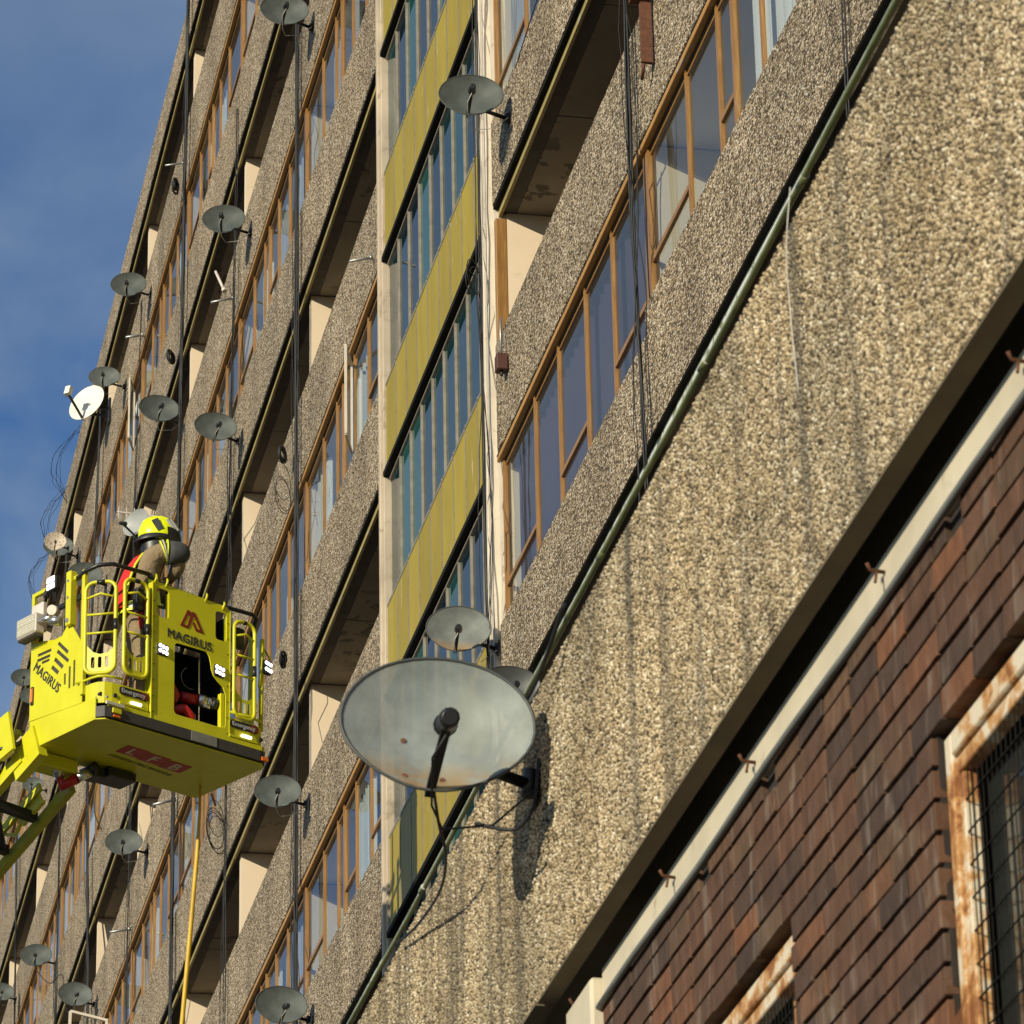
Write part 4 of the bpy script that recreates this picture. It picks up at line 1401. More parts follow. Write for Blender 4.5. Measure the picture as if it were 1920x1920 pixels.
# floor tray with skirt
fl = MB()
ch = 0.07
foot = [(ch, 0.0), (Lc - ch, 0.0), (Lc, ch), (Lc, Wc), (0.0, Wc), (0.0, ch)]
fl.plate(foot, [], lambda u, v, w: (u, v, w), 0.012)
fl.build('floor_plate', 'lift_yellow', cage)
fl2 = MB().plate([(x * .98 + .02, y * .98 + .01) for x, y in foot], [], lambda u, v, w: (u, v, 0.22 + w), 0.02)
fl2.build('deck', 'grey_metal', cage)
sk = MB()
lplate(sk, [(0.06, 0.013), (Wc, 0.013), (Wc, 0.285), (0.06, 0.215)], [], 0.0, 0.01)
sk.build('side_skirt', 'lift_yellow', cage)
sk = MB()
lplate(sk, [(0.06, 0.013), (Wc, 0.013), (Wc, 0.285), (0.06, 0.215)], [], Lc - 0.01, 0.01)
sk.build('side_skirt', 'lift_yellow', cage)
MB().box(0.0, Lc, Wc - 0.012, Wc, 0.013, 0.75).build('back_panel', 'lift_yellow', cage)
# rubber bumper round the front edge
bp = [(0.005, 0.16), (0.0, 0.06), (0.05, -0.015), (0.12, -0.03), (Lc - 0.12, -0.03), (Lc - 0.05, -0.015), (Lc, 0.06), (Lc - 0.005, 0.16)]
bm_ = MB()
rings = []
for (x, y) in bp:
    cxy = Vector((Lc / 2, 0.5, 0))
    rings.append((x, y))
vs, fs = [], []
for (x, y) in rings:
    vs += [(x, y, 0.022), (x, y, 0.125), (min(max(x, .03), Lc - .03), max(y + 0.03, 0.02), 0.125), (min(max(x, .03), Lc - .03), max(y + 0.03, .02), 0.022)]
for i in range(len(rings) - 1):
    for j in range(4):
        fs.append((i * 4 + j, i * 4 + (j + 1) % 4, i * 4 + 4 + (j + 1) % 4, i * 4 + 4 + j))
bm_.add(vs, fs)
bm_.build('bumper', 'bumper_rubber', cage)
MB().box(1.04, 1.34, -0.036, -0.031, 0.025, 0.122).build('bumper_plate', 'grey_metal', cage)
MB().bbox(0.05, 0.26, -0.045, -0.02, 0.135, 0.17, .004).build('marker_light', 'lamp_lens', cage)
MB().bbox(0.12, 0.22, -0.05, -0.032, 0.065, 0.115, .004).build('marker_bracket', 'lift_yellow', cage)
MB().bbox(0.13, 0.21, -0.047, -0.032, 0.025, 0.05, .004).build('marker_lamp', 'amber', cage)
MB().bbox(Lc - 0.10, Lc - 0.02, -0.035, 0.0, 0.03, 0.07, .004).build('marker_lamp', 'amber', cage)
# front panel with openings
fp = MB()
win1 = rrect(0.628, 0.772, 1.175, 1.462, 0.035)
win2 = rrect(1.325, 1.462, 1.125, 1.415, 0.035)
hole = ([(0.85 + .04, 0.962)] + arc((1.19, 0.892), 0.075, 85, 10, 5) + [(1.275, 0.86), (1.285, 0.80), (1.31, 0.745), (1.37, 0.695), (1.425, 0.66)] +
        arc((1.415, 0.58), 0.04, 20, 0, 2) + arc((1.415, 0.285), 0.04, 0, -90, 4) + arc((0.885, 0.285), 0.04, -90, -180, 4) + arc((0.885, 0.922), 0.04, 180, 95, 4))
fplate(fp, [(0.575, 0.13), (1.497, 0.13), (1.497, 1.45), (1.46, 1.485), (0.62, 1.525), (0.585, 1.52), (0.575, 1.49)], [win1, win2, hole], -0.015, 0.012)
panel = fp.build('front_panel', 'lift_yellow', cage)
ed = MB()
for q in ((0.566, 0.5745, -0.03, 0.07, 0.13, 1.50), (1.4975, 1.506, -0.02, 0.07, 0.13, 1.45)):
    MB().box(*q).build('panel_edge', 'lift_yellow', panel)
for q in ((1.413, 1.447, 0.0, 0.05, 0.24, 0.60), (0.764, 0.776, 0.0, 0.03, 1.18, 1.44), (1.455, 1.467, 0.0, 0.03, 1.13, 1.39)):
    MB().box(*q).build('panel_return', 'lift_yellow', panel)
rv = MB()
for h in np.arange(0.2, 1.45, 0.16):
    for a in (0.60, 1.475):
        rv.tube([(a, -0.019, h), (a, -0.014, h)], 0.006, 6)
rv.build('rivet', 'black_metal', panel)
lettering('MAGIRUS', 0.121, (0.752, -0.0175, 1.000), (1, 0, -0.035), (0, 0, 1), 'letter_grey', panel, spacing=1.06, weight=0.0024)
lg = MB()
fplate(lg, [(0.905, 1.155), (0.985, 1.33), (1.022, 1.315), (1.022, 1.27), (1.005, 1.275), (0.945, 1.165), (0.985, 1.152), (1.045, 1.322), (1.08, 1.318), (1.186, 1.135), (1.09, 1.145), (1.052, 1.212), (1.070, 1.222), (1.100, 1.170), (1.142, 1.163), (1.066, 1.285), (1.006, 1.143)], [], -0.0195, 0.0035)
# drawn as two strokes: a folded left leg and a folded right leg
lg = MB()
fplate(lg, [(0.905, 1.150), (0.990, 1.332), (1.030, 1.318), (1.020, 1.272), (1.003, 1.277), (0.998, 1.285), (0.944, 1.172), (0.985, 1.166), (1.040, 1.322), (1.078, 1.322), (1.188, 1.133),
            (1.088, 1.140), (1.050, 1.208), (1.066, 1.226), (1.100, 1.166), (1.140, 1.162), (1.064, 1.286), (1.006, 1.140)], [], -0.0195, 0.0035)
lg.build('logo', 'logo_red', panel)


def lamp(a, h, y, w=0.125, hh=0.12, parent=None):
    p = MB().bbox(a, a + w, y - 0.012, y + 0.03, h, h + hh, 0.012).build('work_lamp', 'black_plastic', parent)
    m = MB()
    for r in range(2):
        for c in range(3):
            x, z = a + w * (0.2 + 0.3 * c), h + hh * (0.3 + 0.42 * r) - 0.012 * (c - 1) * 0.6
            m.tube([(x, y - 0.013, z), (x, y - 0.017, z)], 0.0195, 10)
    m.build('led', 'lamp_lit', p)
    return p


lamp(0.64, 0.785, -0.018, parent=cage)
lamp(1.31, 0.745, -0.018, parent=cage)
# handles along the top of the panel and rail
def rail(pts, r, name, mat, parent=cage, n=8):
    return MB().tube(pts, r, n).build(name, mat, parent)


rail([(-0.02, 0.36, 1.50), (-0.02, 0.22, 1.53), (0.03, 0.10, 1.56), (0.14, 0.02, 1.575), (0.54, 0.0, 1.575)], 0.021, 'hand_rail', 'black_plastic')
rail([(0.54, 0.0, 1.575), (0.62, 0.03, 1.55), (0.70, 0.05, 1.54), (1.36, 0.05, 1.50), (1.42, 0.03, 1.505)], 0.024, 'hand_rail', 'black_plastic')
rail([(1.42, 0.03, 1.505), (1.78, 0.0, 1.50), (1.85, 0.03, 1.49), (1.885, 0.10, 1.45), (1.89, 0.13, 1.33)], 0.021, 'hand_rail', 'black_plastic')
MB().bbox(0.80, 1.40, 0.02, 0.09, 1.46, 1.50, .006).build('top_channel', 'black_plastic', cage)
for a, h in ((0.60, 1.50), (0.73, 1.49), (1.20, 1.47), (1.41, 1.44)):
    MB().tube([(a, -0.012, h), (a + .01, -0.03, h + .06), (a + .03, 0.0, h + .10), (a + .05, 0.03, h + .05)], 0.011, 6).build('rail_clip', 'lift_yellow', cage)


# swing gates: a tube loop with a black grip, two rungs and a slotted kick plate
def gate(name, p0, p1, h0, h1):
    """p0, p1: plan positions of the two stiles"""
    p0, p1 = Vector((p0[0], p0[1], 0)), Vector((p1[0], p1[1], 0))
    d = p1 - p0
    w = d.length
    d = d.normalized()
    nn = Vector((0, 0, 1)).cross(d)
    def at(u, z, o=0.0):
        return p0 + d * u + nn * o + Vector((0, 0, z))
    r, rc = 0.019, 0.085
    loop = ([at(rc - rc * math.cos(R(t)), h0 + rc - rc * math.sin(R(t))) for t in np.linspace(0, 90, 6)] +
            [at(w - rc + rc * math.sin(R(t)), h0 + rc - rc * math.cos(R(t))) for t in np.linspace(0, 90, 6)] +
            [at(w - rc + rc * math.cos(R(t)), h1 - rc + rc * math.sin(R(t))) for t in np.linspace(0, 90, 6)] +
            [at(rc - rc * math.sin(R(t)), h1 - rc + rc * math.cos(R(t))) for t in np.linspace(0, 90, 6)])
    g_ = MB().tube(loop, r, 10, closed=True).build(name, 'lift_yellow', cage)
    for f in (0.44, 0.645):
        z = h0 + (h1 - h0) * f
        MB().tube([at(0.012, z), at(w - 0.012, z)], 0.012, 8).build('rung', 'lift_yellow', g_)
    MB().tube([at(0.01, h1 - .16), at(w * .5, h1 - .125, -.02), at(w - .01, h1 - .16)], 0.012, 8).build('rung', 'lift_yellow', g_)
    MB().tube([at(rc + .02, h1), at(w - rc - .02, h1)], r + 0.002, 10).build('grip', 'black_plastic', g_)
    zz = h0 + (h1 - h0) * .52
    MB().tube([at(w if name == 'gate' else 0, zz - .055), at(w, zz + .055)], r + 0.002, 10).build('grip', 'black_plastic', g_)
    ol = [(0.015, h0 + .05), (0.05, h0 + .015), (w - 0.05, h0 + .015), (w - 0.015, h0 + .05), (w - 0.015, h0 + .24), (w * .72, h0 + .20), (w * .5, h0 + .19), (w * .28, h0 + .215), (0.015, h0 + .29)]
    hs = [rrect(w * f - .017, w * f + .017, h0 + .055, h0 + .165, .014, 3) for f in (.27, .5, .73)]
    MB().plate(ol, hs, lambda u, v, q: tuple(at(u, v, q)), 0.006).build('kick_plate', 'lift_yellow', g_)
    return g_


gate('gate', (-0.015, 0.225), (0.165, 0.0), 0.49, 1.405)
gate('gate', (0.255, -0.015), (0.525, -0.015), 0.50, 1.46)
gate('gate', (1.55, -0.015), (1.80, -0.015), 0.40, 1.38)
# posts
for (x, y, h0, h1) in ((0.0, 0.265, 0.30, 1.56), (1.93, 0.20, 0.30, 1.36), (0.02, Wc - .04, 0.30, 1.30), (1.93, Wc - .04, .30, 1.40)):
    MB().bbox(x - .022, x + .022, y - .022, y + .022, h0, h1, .005).build('post', 'lift_yellow', cage)
rail([(1.93, .05, 0.36), (1.94, .05, 1.30)], 0.022, 'post', 'lift_yellow')
rail([(1.90, .04, 0.80), (1.95, .03, 1.2), (2.02, .03, 1.12), (1.95, .03, 1.02)], 0.012, 'latch', 'lift_yellow')
lamp(1.93, 0.93, 0.0, 0.085, 0.15, cage)
MB().bbox(1.62, 1.74, 0.06, 0.12, 1.15, 1.36, .01).build('latch_box', 'black_plastic', cage)
MB().bbox(0.43, 0.53, 0.03, 0.11, 1.20, 1.43, .012).build('latch_box', 'black_plastic', cage)
rail([(0.52, 0.02, 1.2), (0.52, .02, .98)], .022, 'grip', 'black_plastic')
fplate_ = MB()
fplate_.box(0.09, Lc - .09, -0.024, -0.006, 0.128, 0.172)
fplate_.build('front_skirt', 'lift_yellow', cage)
# curved corner pods with warning plates
def pod(a0, a1, rev):
    m = MB()
    pts = [(0.0, 0.22), (0.004, 0.14), (0.025, 0.07), (0.07, 0.022), (0.14, 0.0), (0.24, -0.008), (0.55, -0.008)]
    if rev:
        pts = [(Lc - x, y) for x, y in pts]
        pts = [(max(x, 1.51), y) for x, y in pts]
    vs, fs = [], []
    for (x, y) in pts:
        ix, iy = (x + (0.02 if not rev else -0.02), y + 0.02)
        vs += [(x, y, 0.17), (x, y, 0.375), (ix, iy, 0.39), (ix, iy, 0.17)]
    for i in range(len(pts) - 1):
        for j in range(4):
            fs.append((i * 4 + j, i * 4 + (j + 1) % 4, i * 4 + 4 + (j + 1) % 4, i * 4 + 4 + j))
    fs += [(0, 1, 2, 3), tuple((len(pts) - 1) * 4 + j for j in (3, 2, 1, 0))]
    m.add(vs, fs, False)
    o = m.build('corner_pod', 'lift_yellow', cage)
    MB().tube([(x, y - .01, 0.43) for x, y in ([(-0.03, 0.34)] + pts[:6] if not rev else pts[::-1])], 0.013, 8).build('pod_rail', 'lift_yellow', o)
    return o


p1_ = pod(0, .55, False)
p2_ = pod(1.51, Lc, True)
for (pp_, a, b) in ((p1_, 0.215, 0.55), (p2_, 1.515, 1.85)):
    m = MB()
    fplate(m, rrect(a, b, 0.285, 0.36, 0.03), [], -0.0175, 0.008)
    m.build('warning_plate', 'black_plastic', pp_)
    lettering('Emergency', 0.062, (a + 0.02, -0.0195, 0.305), (1, 0, 0), (0, 0, 1), 'reflective_silver', pp_, bold=0.001)
    m = MB()
    fplate(m, rrect(b - 0.11, b - 0.006, 0.291, 0.354, 0.028), [], -0.0195, 0.004)
    m.build('warning_end', 'logo_red', pp_)
    MB().bbox(a + 0.13, a + 0.25, -0.03, -0.01, 0.215, 0.238, .003).build('strip_lamp', 'lamp_lit', pp_)
    MB().bbox(a - 0.02 if a > 1 else a - 0.005, b - 0.02, -0.028, -0.009, 0.18, 0.205, .004).build('ledge', 'lift_yellow', pp_)
for a in (0.045, 0.17):
    y = 0.05 if a < .1 else -.004
    MB().tube([(a, y - .012, 0.255), (a, y + .02, 0.255)], 0.02, 12).build('sensor', 'black_plastic', p1_)
MB().tube([(1.90, 0.0, 0.25), (1.90, .02, 0.25)], 0.02, 12).build('sensor', 'black_plastic', p2_)

# left side panel with slanted slots
sp = MB()
def slot(p, q, w):
    p, q = Vector((p[0], p[1])), Vector((q[0], q[1]))
    d = (q - p).normalized()
    n = Vector((-d.y, d.x)) * w / 2
    return [tuple(v_) for v_ in (p + n, q + n, q - n, p - n)]


slots = [slot((0.655, 0.945), (0.50, 0.80), .035), slot((0.668, 0.868), (0.49, 0.71), .035), slot((0.705, 0.80), (0.575, 0.675), .04), slot((0.748, 0.735), (0.645, 0.64), .04),
         slot((0.975, 0.92), (0.765, 0.912), .03), slot((0.985, 0.868), (0.78, 0.86), .03), slot((0.91, 0.825), (0.79, 0.82), .026),
         slot((0.397, 0.69), (0.397, 0.43), .03), slot((0.467, 0.65), (0.467, 0.43), .03), slot((0.54, 0.60), (0.54, 0.49), .03)]
ol = [(0.27, 0.225), (Wc - .005, 0.29), (Wc - .005, 1.06), (0.93, 1.05), (0.72, 1.00), (0.60, 1.0), (0.535, 1.07), (0.45, 1.06), (0.30, 0.85), (0.27, 0.82)]
lplate(sp, ol, slots, -0.004, 0.010)
side = sp.build('side_panel', 'lift_yellow', cage)
MB().box(0.0065, 0.012, 0.29, 1.07, 0.30, 1.0).build('slot_backing', 'bumper_rubber', side)
dv = Vector((0, -0.455, -0.413)).normalized()
lettering('MAGIRUS', 0.123, (-0.0065, 1.045, 0.80), dv, dv.cross(Vector((-1, 0, 0))) * -1, 'letter_grey', side, spacing=1.06, weight=0.0024)
MB().bbox(-0.02, 0.0, 1.02, 1.06, 0.44, 0.62, .004).build('tail_lamp', 'black_plastic', cage)
MB().box(-0.023, -0.0205, 1.026, 1.054, 0.47, 0.60).build('tail_lens', 'tail_lit', cage)
# upper frame of the left side
fm = MB()
fm.bbox(-0.01, 0.03, Wc - .04, Wc, 1.06, 1.58, .005).bbox(-.01, .03, 0.78, Wc - .041, 1.54, 1.58, .005)
fm.build('side_frame', 'lift_yellow', cage)
fm = MB()
fm.bbox(-0.05, 0.03, 0.425, 0.50, 1.05, 1.60, .008)
fm.build('mast_bracket', 'lift_yellow', cage)
for h_, r_ in ((1.10, .025), (1.33, .015), (1.50, .015)):
    MB().tube([(-.055, .462, h_), (-.04, .462, h_)], r_, 10).build('pivot', 'grey_metal', cage)
MB().bbox(-.02, .04, .30, .42, 1.50, 1.54, .005).build('side_rail', 'lift_yellow', cage)
MB().bbox(0.02, 0.05, .30, Wc - .05, 1.30, 1.36, .01).build('side_rail', 'black_plastic', cage)
# flood light
fd = MB().bbox(-0.17, -0.06, 0.80, 1.10, 1.07, 1.27, .012).build('flood_light', 'lamp_case', cage)
m = MB()
for rz in range(2):
    m.bbox(-0.176, -0.171, 0.815, 1.085, 1.085 + rz * .09, 1.165 + rz * .09, .001)
m.build('lens_panel', 'lamp_lens', fd)
m = MB()
for rz in range(2):
    for q in range(12):
        for rr_ in range(3):
            m.tube([(-0.1795, 0.83 + q * .0218, 1.10 + rz * .09 + rr_ * .026), (-0.1762, 0.83 + q * .0218, 1.10 + rz * .09 + rr_ * .026)], .0075, 6)
tag(m.build('led', 'reflective_silver', fd), kind='stuff')
m = MB()
for q in range(14):
    m.box(-0.16, -0.07, 0.81 + q * .021, 0.816 + q * .021, 1.045, 1.069)
m.build('cooling_fin', 'dark_concrete', fd)
MB().tube([(-.13, .80, 1.18), (-.12, .62, 1.16)], .03, 8).tube([(-.11, .66, 1.15), (-.05, .56, 1.12)], .045, 10).build('swivel', 'steel_bright', fd)
MB().bbox(-.06, .0, .84, 1.02, 1.12, 1.42, .01).build('control_box', 'lamp_case', cage)
MB().tube([(-.06, .70, 1.28), (.02, .74, 1.30)], .05, 12).build('horn', 'letter_white', cage)
# spot lamp at the top of the left side
sl = MB().bbox(-0.10, -0.03, 0.60, 0.74, 1.46, 1.60, .012).build('spot_lamp', 'black_plastic', cage)
m = MB()
for r_ in range(2):
    m.bbox(-0.106, -0.1005, 0.61, 0.725, 1.470 + .068 * r_, 1.525 + .068 * r_, .002)
m.build('led', 'lamp_lit', sl)
MB().bar((-.06, .74, 1.50), (.0, .88, 1.50), .05, .05).bar((-.06, .67, 1.46), (-.03, .70, 1.38), .03, .03).build('lamp_arm', 'black_plastic', cage)

# inside: monitor, couplings, hoses seen through the openings
MB().box(0.82, 1.47, 0.42, 0.44, 0.24, 1.10).build('equipment_board', 'black_metal', cage)
MB().box(0.805, 0.82, 0.0, 0.42, 0.24, 1.09).box(1.485, 1.496, 0.0, .42, .24, 1.40).box(0.99, 1.484, 0.30, 0.32, 1.11, 1.44).box(.821, 1.484, .0, .29, 1.09, 1.11).build('equipment_box', 'black_metal', cage)
hr_ = MB()
hr_.tube([(0.90, 0.20, 0.25), (0.93, 0.10, 0.34), (1.02, 0.06, 0.36), (1.10, 0.06, 0.30), (1.12, 0.08, 0.22)], 0.05, 12)
hr_.tube([(0.88, 0.25, 0.70), (0.93, 0.18, 0.62), (0.97, 0.14, 0.50), (0.92, 0.14, 0.42)], 0.055, 12)
hr_.tube([(1.05, 0.16, 0.52), (1.22, 0.12, 0.52)], 0.05, 12)
hr_.build('water_monitor', 'hose_red', cage)
MB().tube([(1.22, .12, .52), (1.30, .10, .515)], .06, 14).tube([(1.31, .10, .515), (1.36, .09, .51)], .05, 14).tube([(1.25, .05, .45), (1.31, .05, .44)], .018, 8).build('coupling', 'steel_bright', cage)
MB().tube([(1.36, .09, .51), (1.41, .08, .50)], .065, 14).build('coupling', 'black_plastic', cage)
MB().tube([(0.80 + .25 * math.cos(t) * .5 + .35, .05 + .02 * t, .72 + .10 * math.sin(t)) for t in np.linspace(2.2, 5.2, 12)], .003, 5).build('lanyard', 'grey_metal', cage)
for q in (((0.69, .10, 1.40), (0.70, .10, 1.22)), ((1.39, .10, 1.36), (1.40, .10, 1.16))):
    MB().tube(q, .03, 10).build('grip', 'black_plastic', cage)
MB().tube([(0.72, .05, 1.31), (0.72, .05, 1.33)], .03, 10).build('knob', 'grey_metal', cage)
# letters under the floor
for k, c_ in enumerate('LFB'):
    a = 0.63 + k * 0.272
    sh = k * 0.030
    MB().plate([(a, 0.385 + sh), (a + .262, 0.385 + sh + .01), (a + .262, 0.585 + sh + .01), (a, 0.585 + sh)], [], lambda u, v, w: (u, v, -0.004 + w), 0.003).build('logo_square', 'panel_red', cage)
    lettering(c_, 0.20, (a + 0.075, 0.555 + sh, -0.0062), (1, 0, 0), (0, -1, 0), 'letter_white', cage, bold=0.003, depth=0.003)
lettering('LONDON FIRE BRIGADE', 0.072, (0.63, 0.70, -0.0035), Vector((1, .10, 0)).normalized(), Vector((.10, -1, 0)).normalized(), 'letter_faint', cage, depth=0.003)
# under-slung gear
MB().bbox(0.03, 0.50, 0.98, 1.20, -0.14, -0.01, .01).build('hinge_bracket', 'lift_yellow', cage)
MB().bbox(0.80, 1.12, 0.90, 1.16, -0.10, -0.01, .01).bbox(0.62, .80, .95, 1.14, -.12, -.02, .01).build('gear_housing', 'black_plastic', cage)
MB().bbox(1.00, 1.14, 1.05, 1.17, -0.07, -0.012, .01).build('housing_cap', 'lift_yellow', cage)
MB().tube([(0.50, 1.0, -.18), (0.62, .96, -.10)], .045, 12).build('coupling', 'steel_bright', cage)
MB().tube([(0.62, .96, -.10), (0.68, .94, -.03)], .055, 12).build('coupling', 'black_plastic', cage)
MB().tube([(0.50, 1.0, -.18), (0.42, 1.12, -.24), (0.38, 1.10, -.16)], .05, 12).build('elbow', 'hose_red', cage)
MB().tube([(0.38, 1.10, -.16), (0.28, 1.05, -.10)], .05, 12).build('coupling', 'steel_bright', cage)

# ---- boom: a ladder section hanging from the back of the cage
boom = empty('lift_boom', CAGE_LOC, 'yellow ladder boom with black rungs reaching in from the left edge to the cage', 'boom', None, CAGE_RZ)
def bp_(a, s, h):
    """point on the boom: a across, s metres along from the cage hinge, h above the boom's plane"""
    return Vector((a * (1 + 0.02 * s), 1.16 + s * 0.90, -0.16 - s * 0.40 + h))


LB = 14.0
MB().bar(bp_(0.0, 0.0, 0.12), bp_(0.0, LB, .12), 0.09, 0.13).build('top_rail', 'lift_yellow', boom)
MB().bar(bp_(0.57, 0.02, -0.03), bp_(0.55, LB, -.05), .075, .10).build('main_beam', 'boom_shaded_yellow', boom)
MB().bar(bp_(0.62, 0.3, 0.04), bp_(0.62, LB, .04), .03, .05).build('edge_strip', 'lift_yellow', boom)
for k in range(24):
    s = 0.3 + k * 0.5
    MB().bar(bp_(0.44, s, -.02), bp_(0.44, s + .25, .15), .03, .03).build('strut', 'lift_yellow', boom)
    MB().bar(bp_(0.44, s + .25, .15), bp_(0.44, s + .5, -.02), .03, .03).build('strut', 'lift_yellow', boom)
MB().bar(bp_(0.42, 0.35, 0.16), bp_(0.42, LB, .16), 0.035, 0.09).build('top_rail', 'lift_yellow', boom)
MB().bar(bp_(0.0, 0.1, 0.44), bp_(0.0, LB, .44), 0.05, 0.06).build('guard_rail', 'lift_yellow', boom)
for k in range(26):
    s = 0.55 + k * 0.5
    MB().bar(bp_(0.03, s, 0.03), bp_(0.50, s, 0.0), 0.085, 0.085).build('rung', 'black_plastic', boom)
    if k % 2 == 0:
        MB().bar(bp_(0.06, s, -0.02), bp_(0.47, s + .5, -0.02), 0.05, 0.05).build('brace', 'black_plastic', boom)
    MB().bar(bp_(0.0, s, 0.14), bp_(0.0, s + .25, .44), 0.04, 0.04).build('strut', 'lift_yellow', boom)
MB().obox(bp_(0.45, 0.55, 0.07), Vector((.02, 0, 0)), Vector((0, .16, -.07)), Vector((0, .04, .06))).build('gusset', 'lift_yellow', boom)
MB().obox(bp_(0.02, -0.05, .12), Vector((.05, 0, 0)), Vector((0, .18, -.08)), Vector((0, .06, .16))).build('head_lug', 'lift_yellow', boom)
MB().obox(bp_(-0.16, 0.12, .36), Vector((.015, 0, 0)), Vector((0, .05, .20)), Vector((0, .13, -.03))).build('head_plate', 'lift_yellow', boom)
MB().obox(bp_(-0.12, 0.16, .34), Vector((.03, 0, 0)), Vector((0, .04, .15)), Vector((0, .08, -.02))).build('lamp_unit', 'lamp_case', boom)
MB().tube([bp_(-.20, 0.36, .50), bp_(-.22, .22, .28), bp_(-.12, .05, .22), bp_(.02, .0, .30)], .022, 8).build('hose', 'black_plastic', boom)
MB().tube([bp_(-.1, 0.5, .52), bp_(-.1, .56, .52)], .07, 14).build('lamp_unit', 'amber', boom)
m = MB()
for k in range(5):
    m.tube([bp_(-.06, .25 + k * .13, .30), bp_(-.10, .30 + k * .13, .22), bp_(-.05, .38 + k * .13, .18)], .03, 8)
m.build('cable_joint', 'black_plastic', boom)
MB().tube([bp_(-.04, .3, .33), bp_(-.02, .6, .30), bp_(-.03, .9, .27), bp_(-.02, 1.4, .2)], .03, 8).build('pipe', 'grey_metal', boom)
# ---- yellow hose / strap hanging from the far lower corner
tag(MB().tube([(-38.55, 4.985, 14.86), (-38.53, 4.98, 14.55), (-38.50, 4.955, 14.10), (-38.5, 4.905, 13.4), (-38.5, 4.83, 12.4), (-38.5, 4.70, 10.5), (-38.4, 4.6, 5), (-38.4, 4.6, -1.5)],
    [.012, .014, .020, .022, .022, .022, .022, .022], 10).build('hanging_hose', 'hose_yellow'), 'yellow hose hanging straight down from the far corner of the lift cage floor', 'hose')

# ================================================================== THE FIREFIGHTER (local x = facing, y = left, z up)
def skin_body(name, chains, root, parent, mat, sub=2):
    """chains: list of [(x, y, z, rx, ry), ...]; points shared by equal coordinates"""
    idx, vs, rad, es = {}, [], [], []
    for ch in chains:
        prev = None
        for (x, y, z, rx, ry) in ch:
            k = (round(x, 4), round(y, 4), round(z, 4))
            if k not in idx:
                idx[k] = len(vs)
                vs.append((x, y, z))
                rad.append((rx, ry))
            if prev is not None:
                es.append((prev, idx[k]))
            prev = idx[k]
    me = bpy.data.meshes.new(name)
    me.from_pydata(vs, es, [])
    ob = bpy.data.objects.new(name, me)
    COL.objects.link(ob)
    md = ob.modifiers.new('skin', 'SKIN')
    md.use_smooth_shade = True
    for k, (a, b) in enumerate(rad):
        me.skin_vertices[0].data[k].radius = (a, b)
        me.skin_vertices[0].data[k].use_root = (k == root)
    sb_ = ob.modifiers.new('sub', 'SUBSURF')
    sb_.levels = sub
    sb_.render_levels = sub
    dg = bpy.context.evaluated_depsgraph_get()
    m2 = bpy.data.meshes.new_from_object(ob.evaluated_get(dg))
    bpy.data.objects.remove(ob)
    m2.materials.clear()
    m2.materials.append(M(mat))
    o = bpy.data.objects.new(name, m2)
    COL.objects.link(o)
    o.parent = parent
    return o


ca_, sa_ = math.cos(CAGE_RZ), math.sin(CAGE_RZ)
def cage_pt(a, b, h):
    return (CAGE_LOC[0] + a * ca_ - b * sa_, CAGE_LOC[1] + a * sa_ + b * ca_, CAGE_LOC[2] + h)


man = empty('person', cage_pt(0.755, 0.185, 0.245), 'firefighter in tan tunic, red vest and yellow helmet standing in the lift cage', 'person', None, R(93))
Z = 1.03
pel = (-0.16, 0, 0.98, .17, .15)
che = (-0.08, 0, 1.40, .185, .165)
nek = (-0.02, 0, 1.60, .085, .085)
sr = (-0.06, -0.185, 1.555, .115, .115)
er = (0.17, -0.22, 1.60, .105, .10)
hr2 = (0.15, -0.05, 1.40, .055, .05)
sl_ = (-0.06, 0.185, 1.555, .115, .115)
el_ = (0.10, 0.27, 1.30, .10, .10)
hl2 = (0.20, 0.10, 1.22, .055, .05)
def leg(s):
    return [pel, (-0.15, s * .10, 0.90, .125, .125), (-0.11, s * .12, 0.52, .095, .095), (-0.16, s * .12, 0.14, .075, .08), (-0.13, s * .125, 0.05, .06, .05), (0.02, s * .13, 0.04, .055, .04)]
def hand(h, d, up):
    """five fingers curling from the palm"""
    h, d, up = Vector(h[:3]), Vector(d).normalized(), Vector(up).normalized()
    s = d.cross(up)
    out = []
    for k, (o, l) in enumerate(((-.032, .055), (-.011, .066), (.011, .062), (.031, .048))):
        b = h + d * .035 + s * o
        out.append([(*h, .05, .045), (*b, .013, .013), (*(b + d * l * .55), .011, .011), (*(b + d * l * .7 - up * l * .5), .010, .010)])
    b = h - s * .03 + d * .01
    out.append([(*h, .05, .045), (*b, .014, .014), (*(b - s * .03 + d * .02), .012, .012), (*(b - s * .035 + d * .05), .010, .010)])
    return out


chains = [[pel, (-0.13, 0, 1.18, .175, .15), che, nek, (0.0, 0, 1.68, .075, .08), (0.015, 0, 1.76, .085, .10), (0.01, 0, 1.86, .075, .09)],
          leg(1), leg(-1),
          [che, sr, (0.06, -0.215, 1.60, .11, .105), er, (0.20, -.15, 1.49, .085, .08), hr2],
          [che, sl_, (0.02, 0.24, 1.43, .10, .10), el_, (0.16, .19, 1.25, .075, .07), hl2]]
chains += hand(hr2, (-.25, .6, -.2), (0, .3, 1)) + hand(hl2, (.4, -.6, 0), (0, 0, 1))
body = skin_body('body', chains, 0, man, 'tan_cloth')
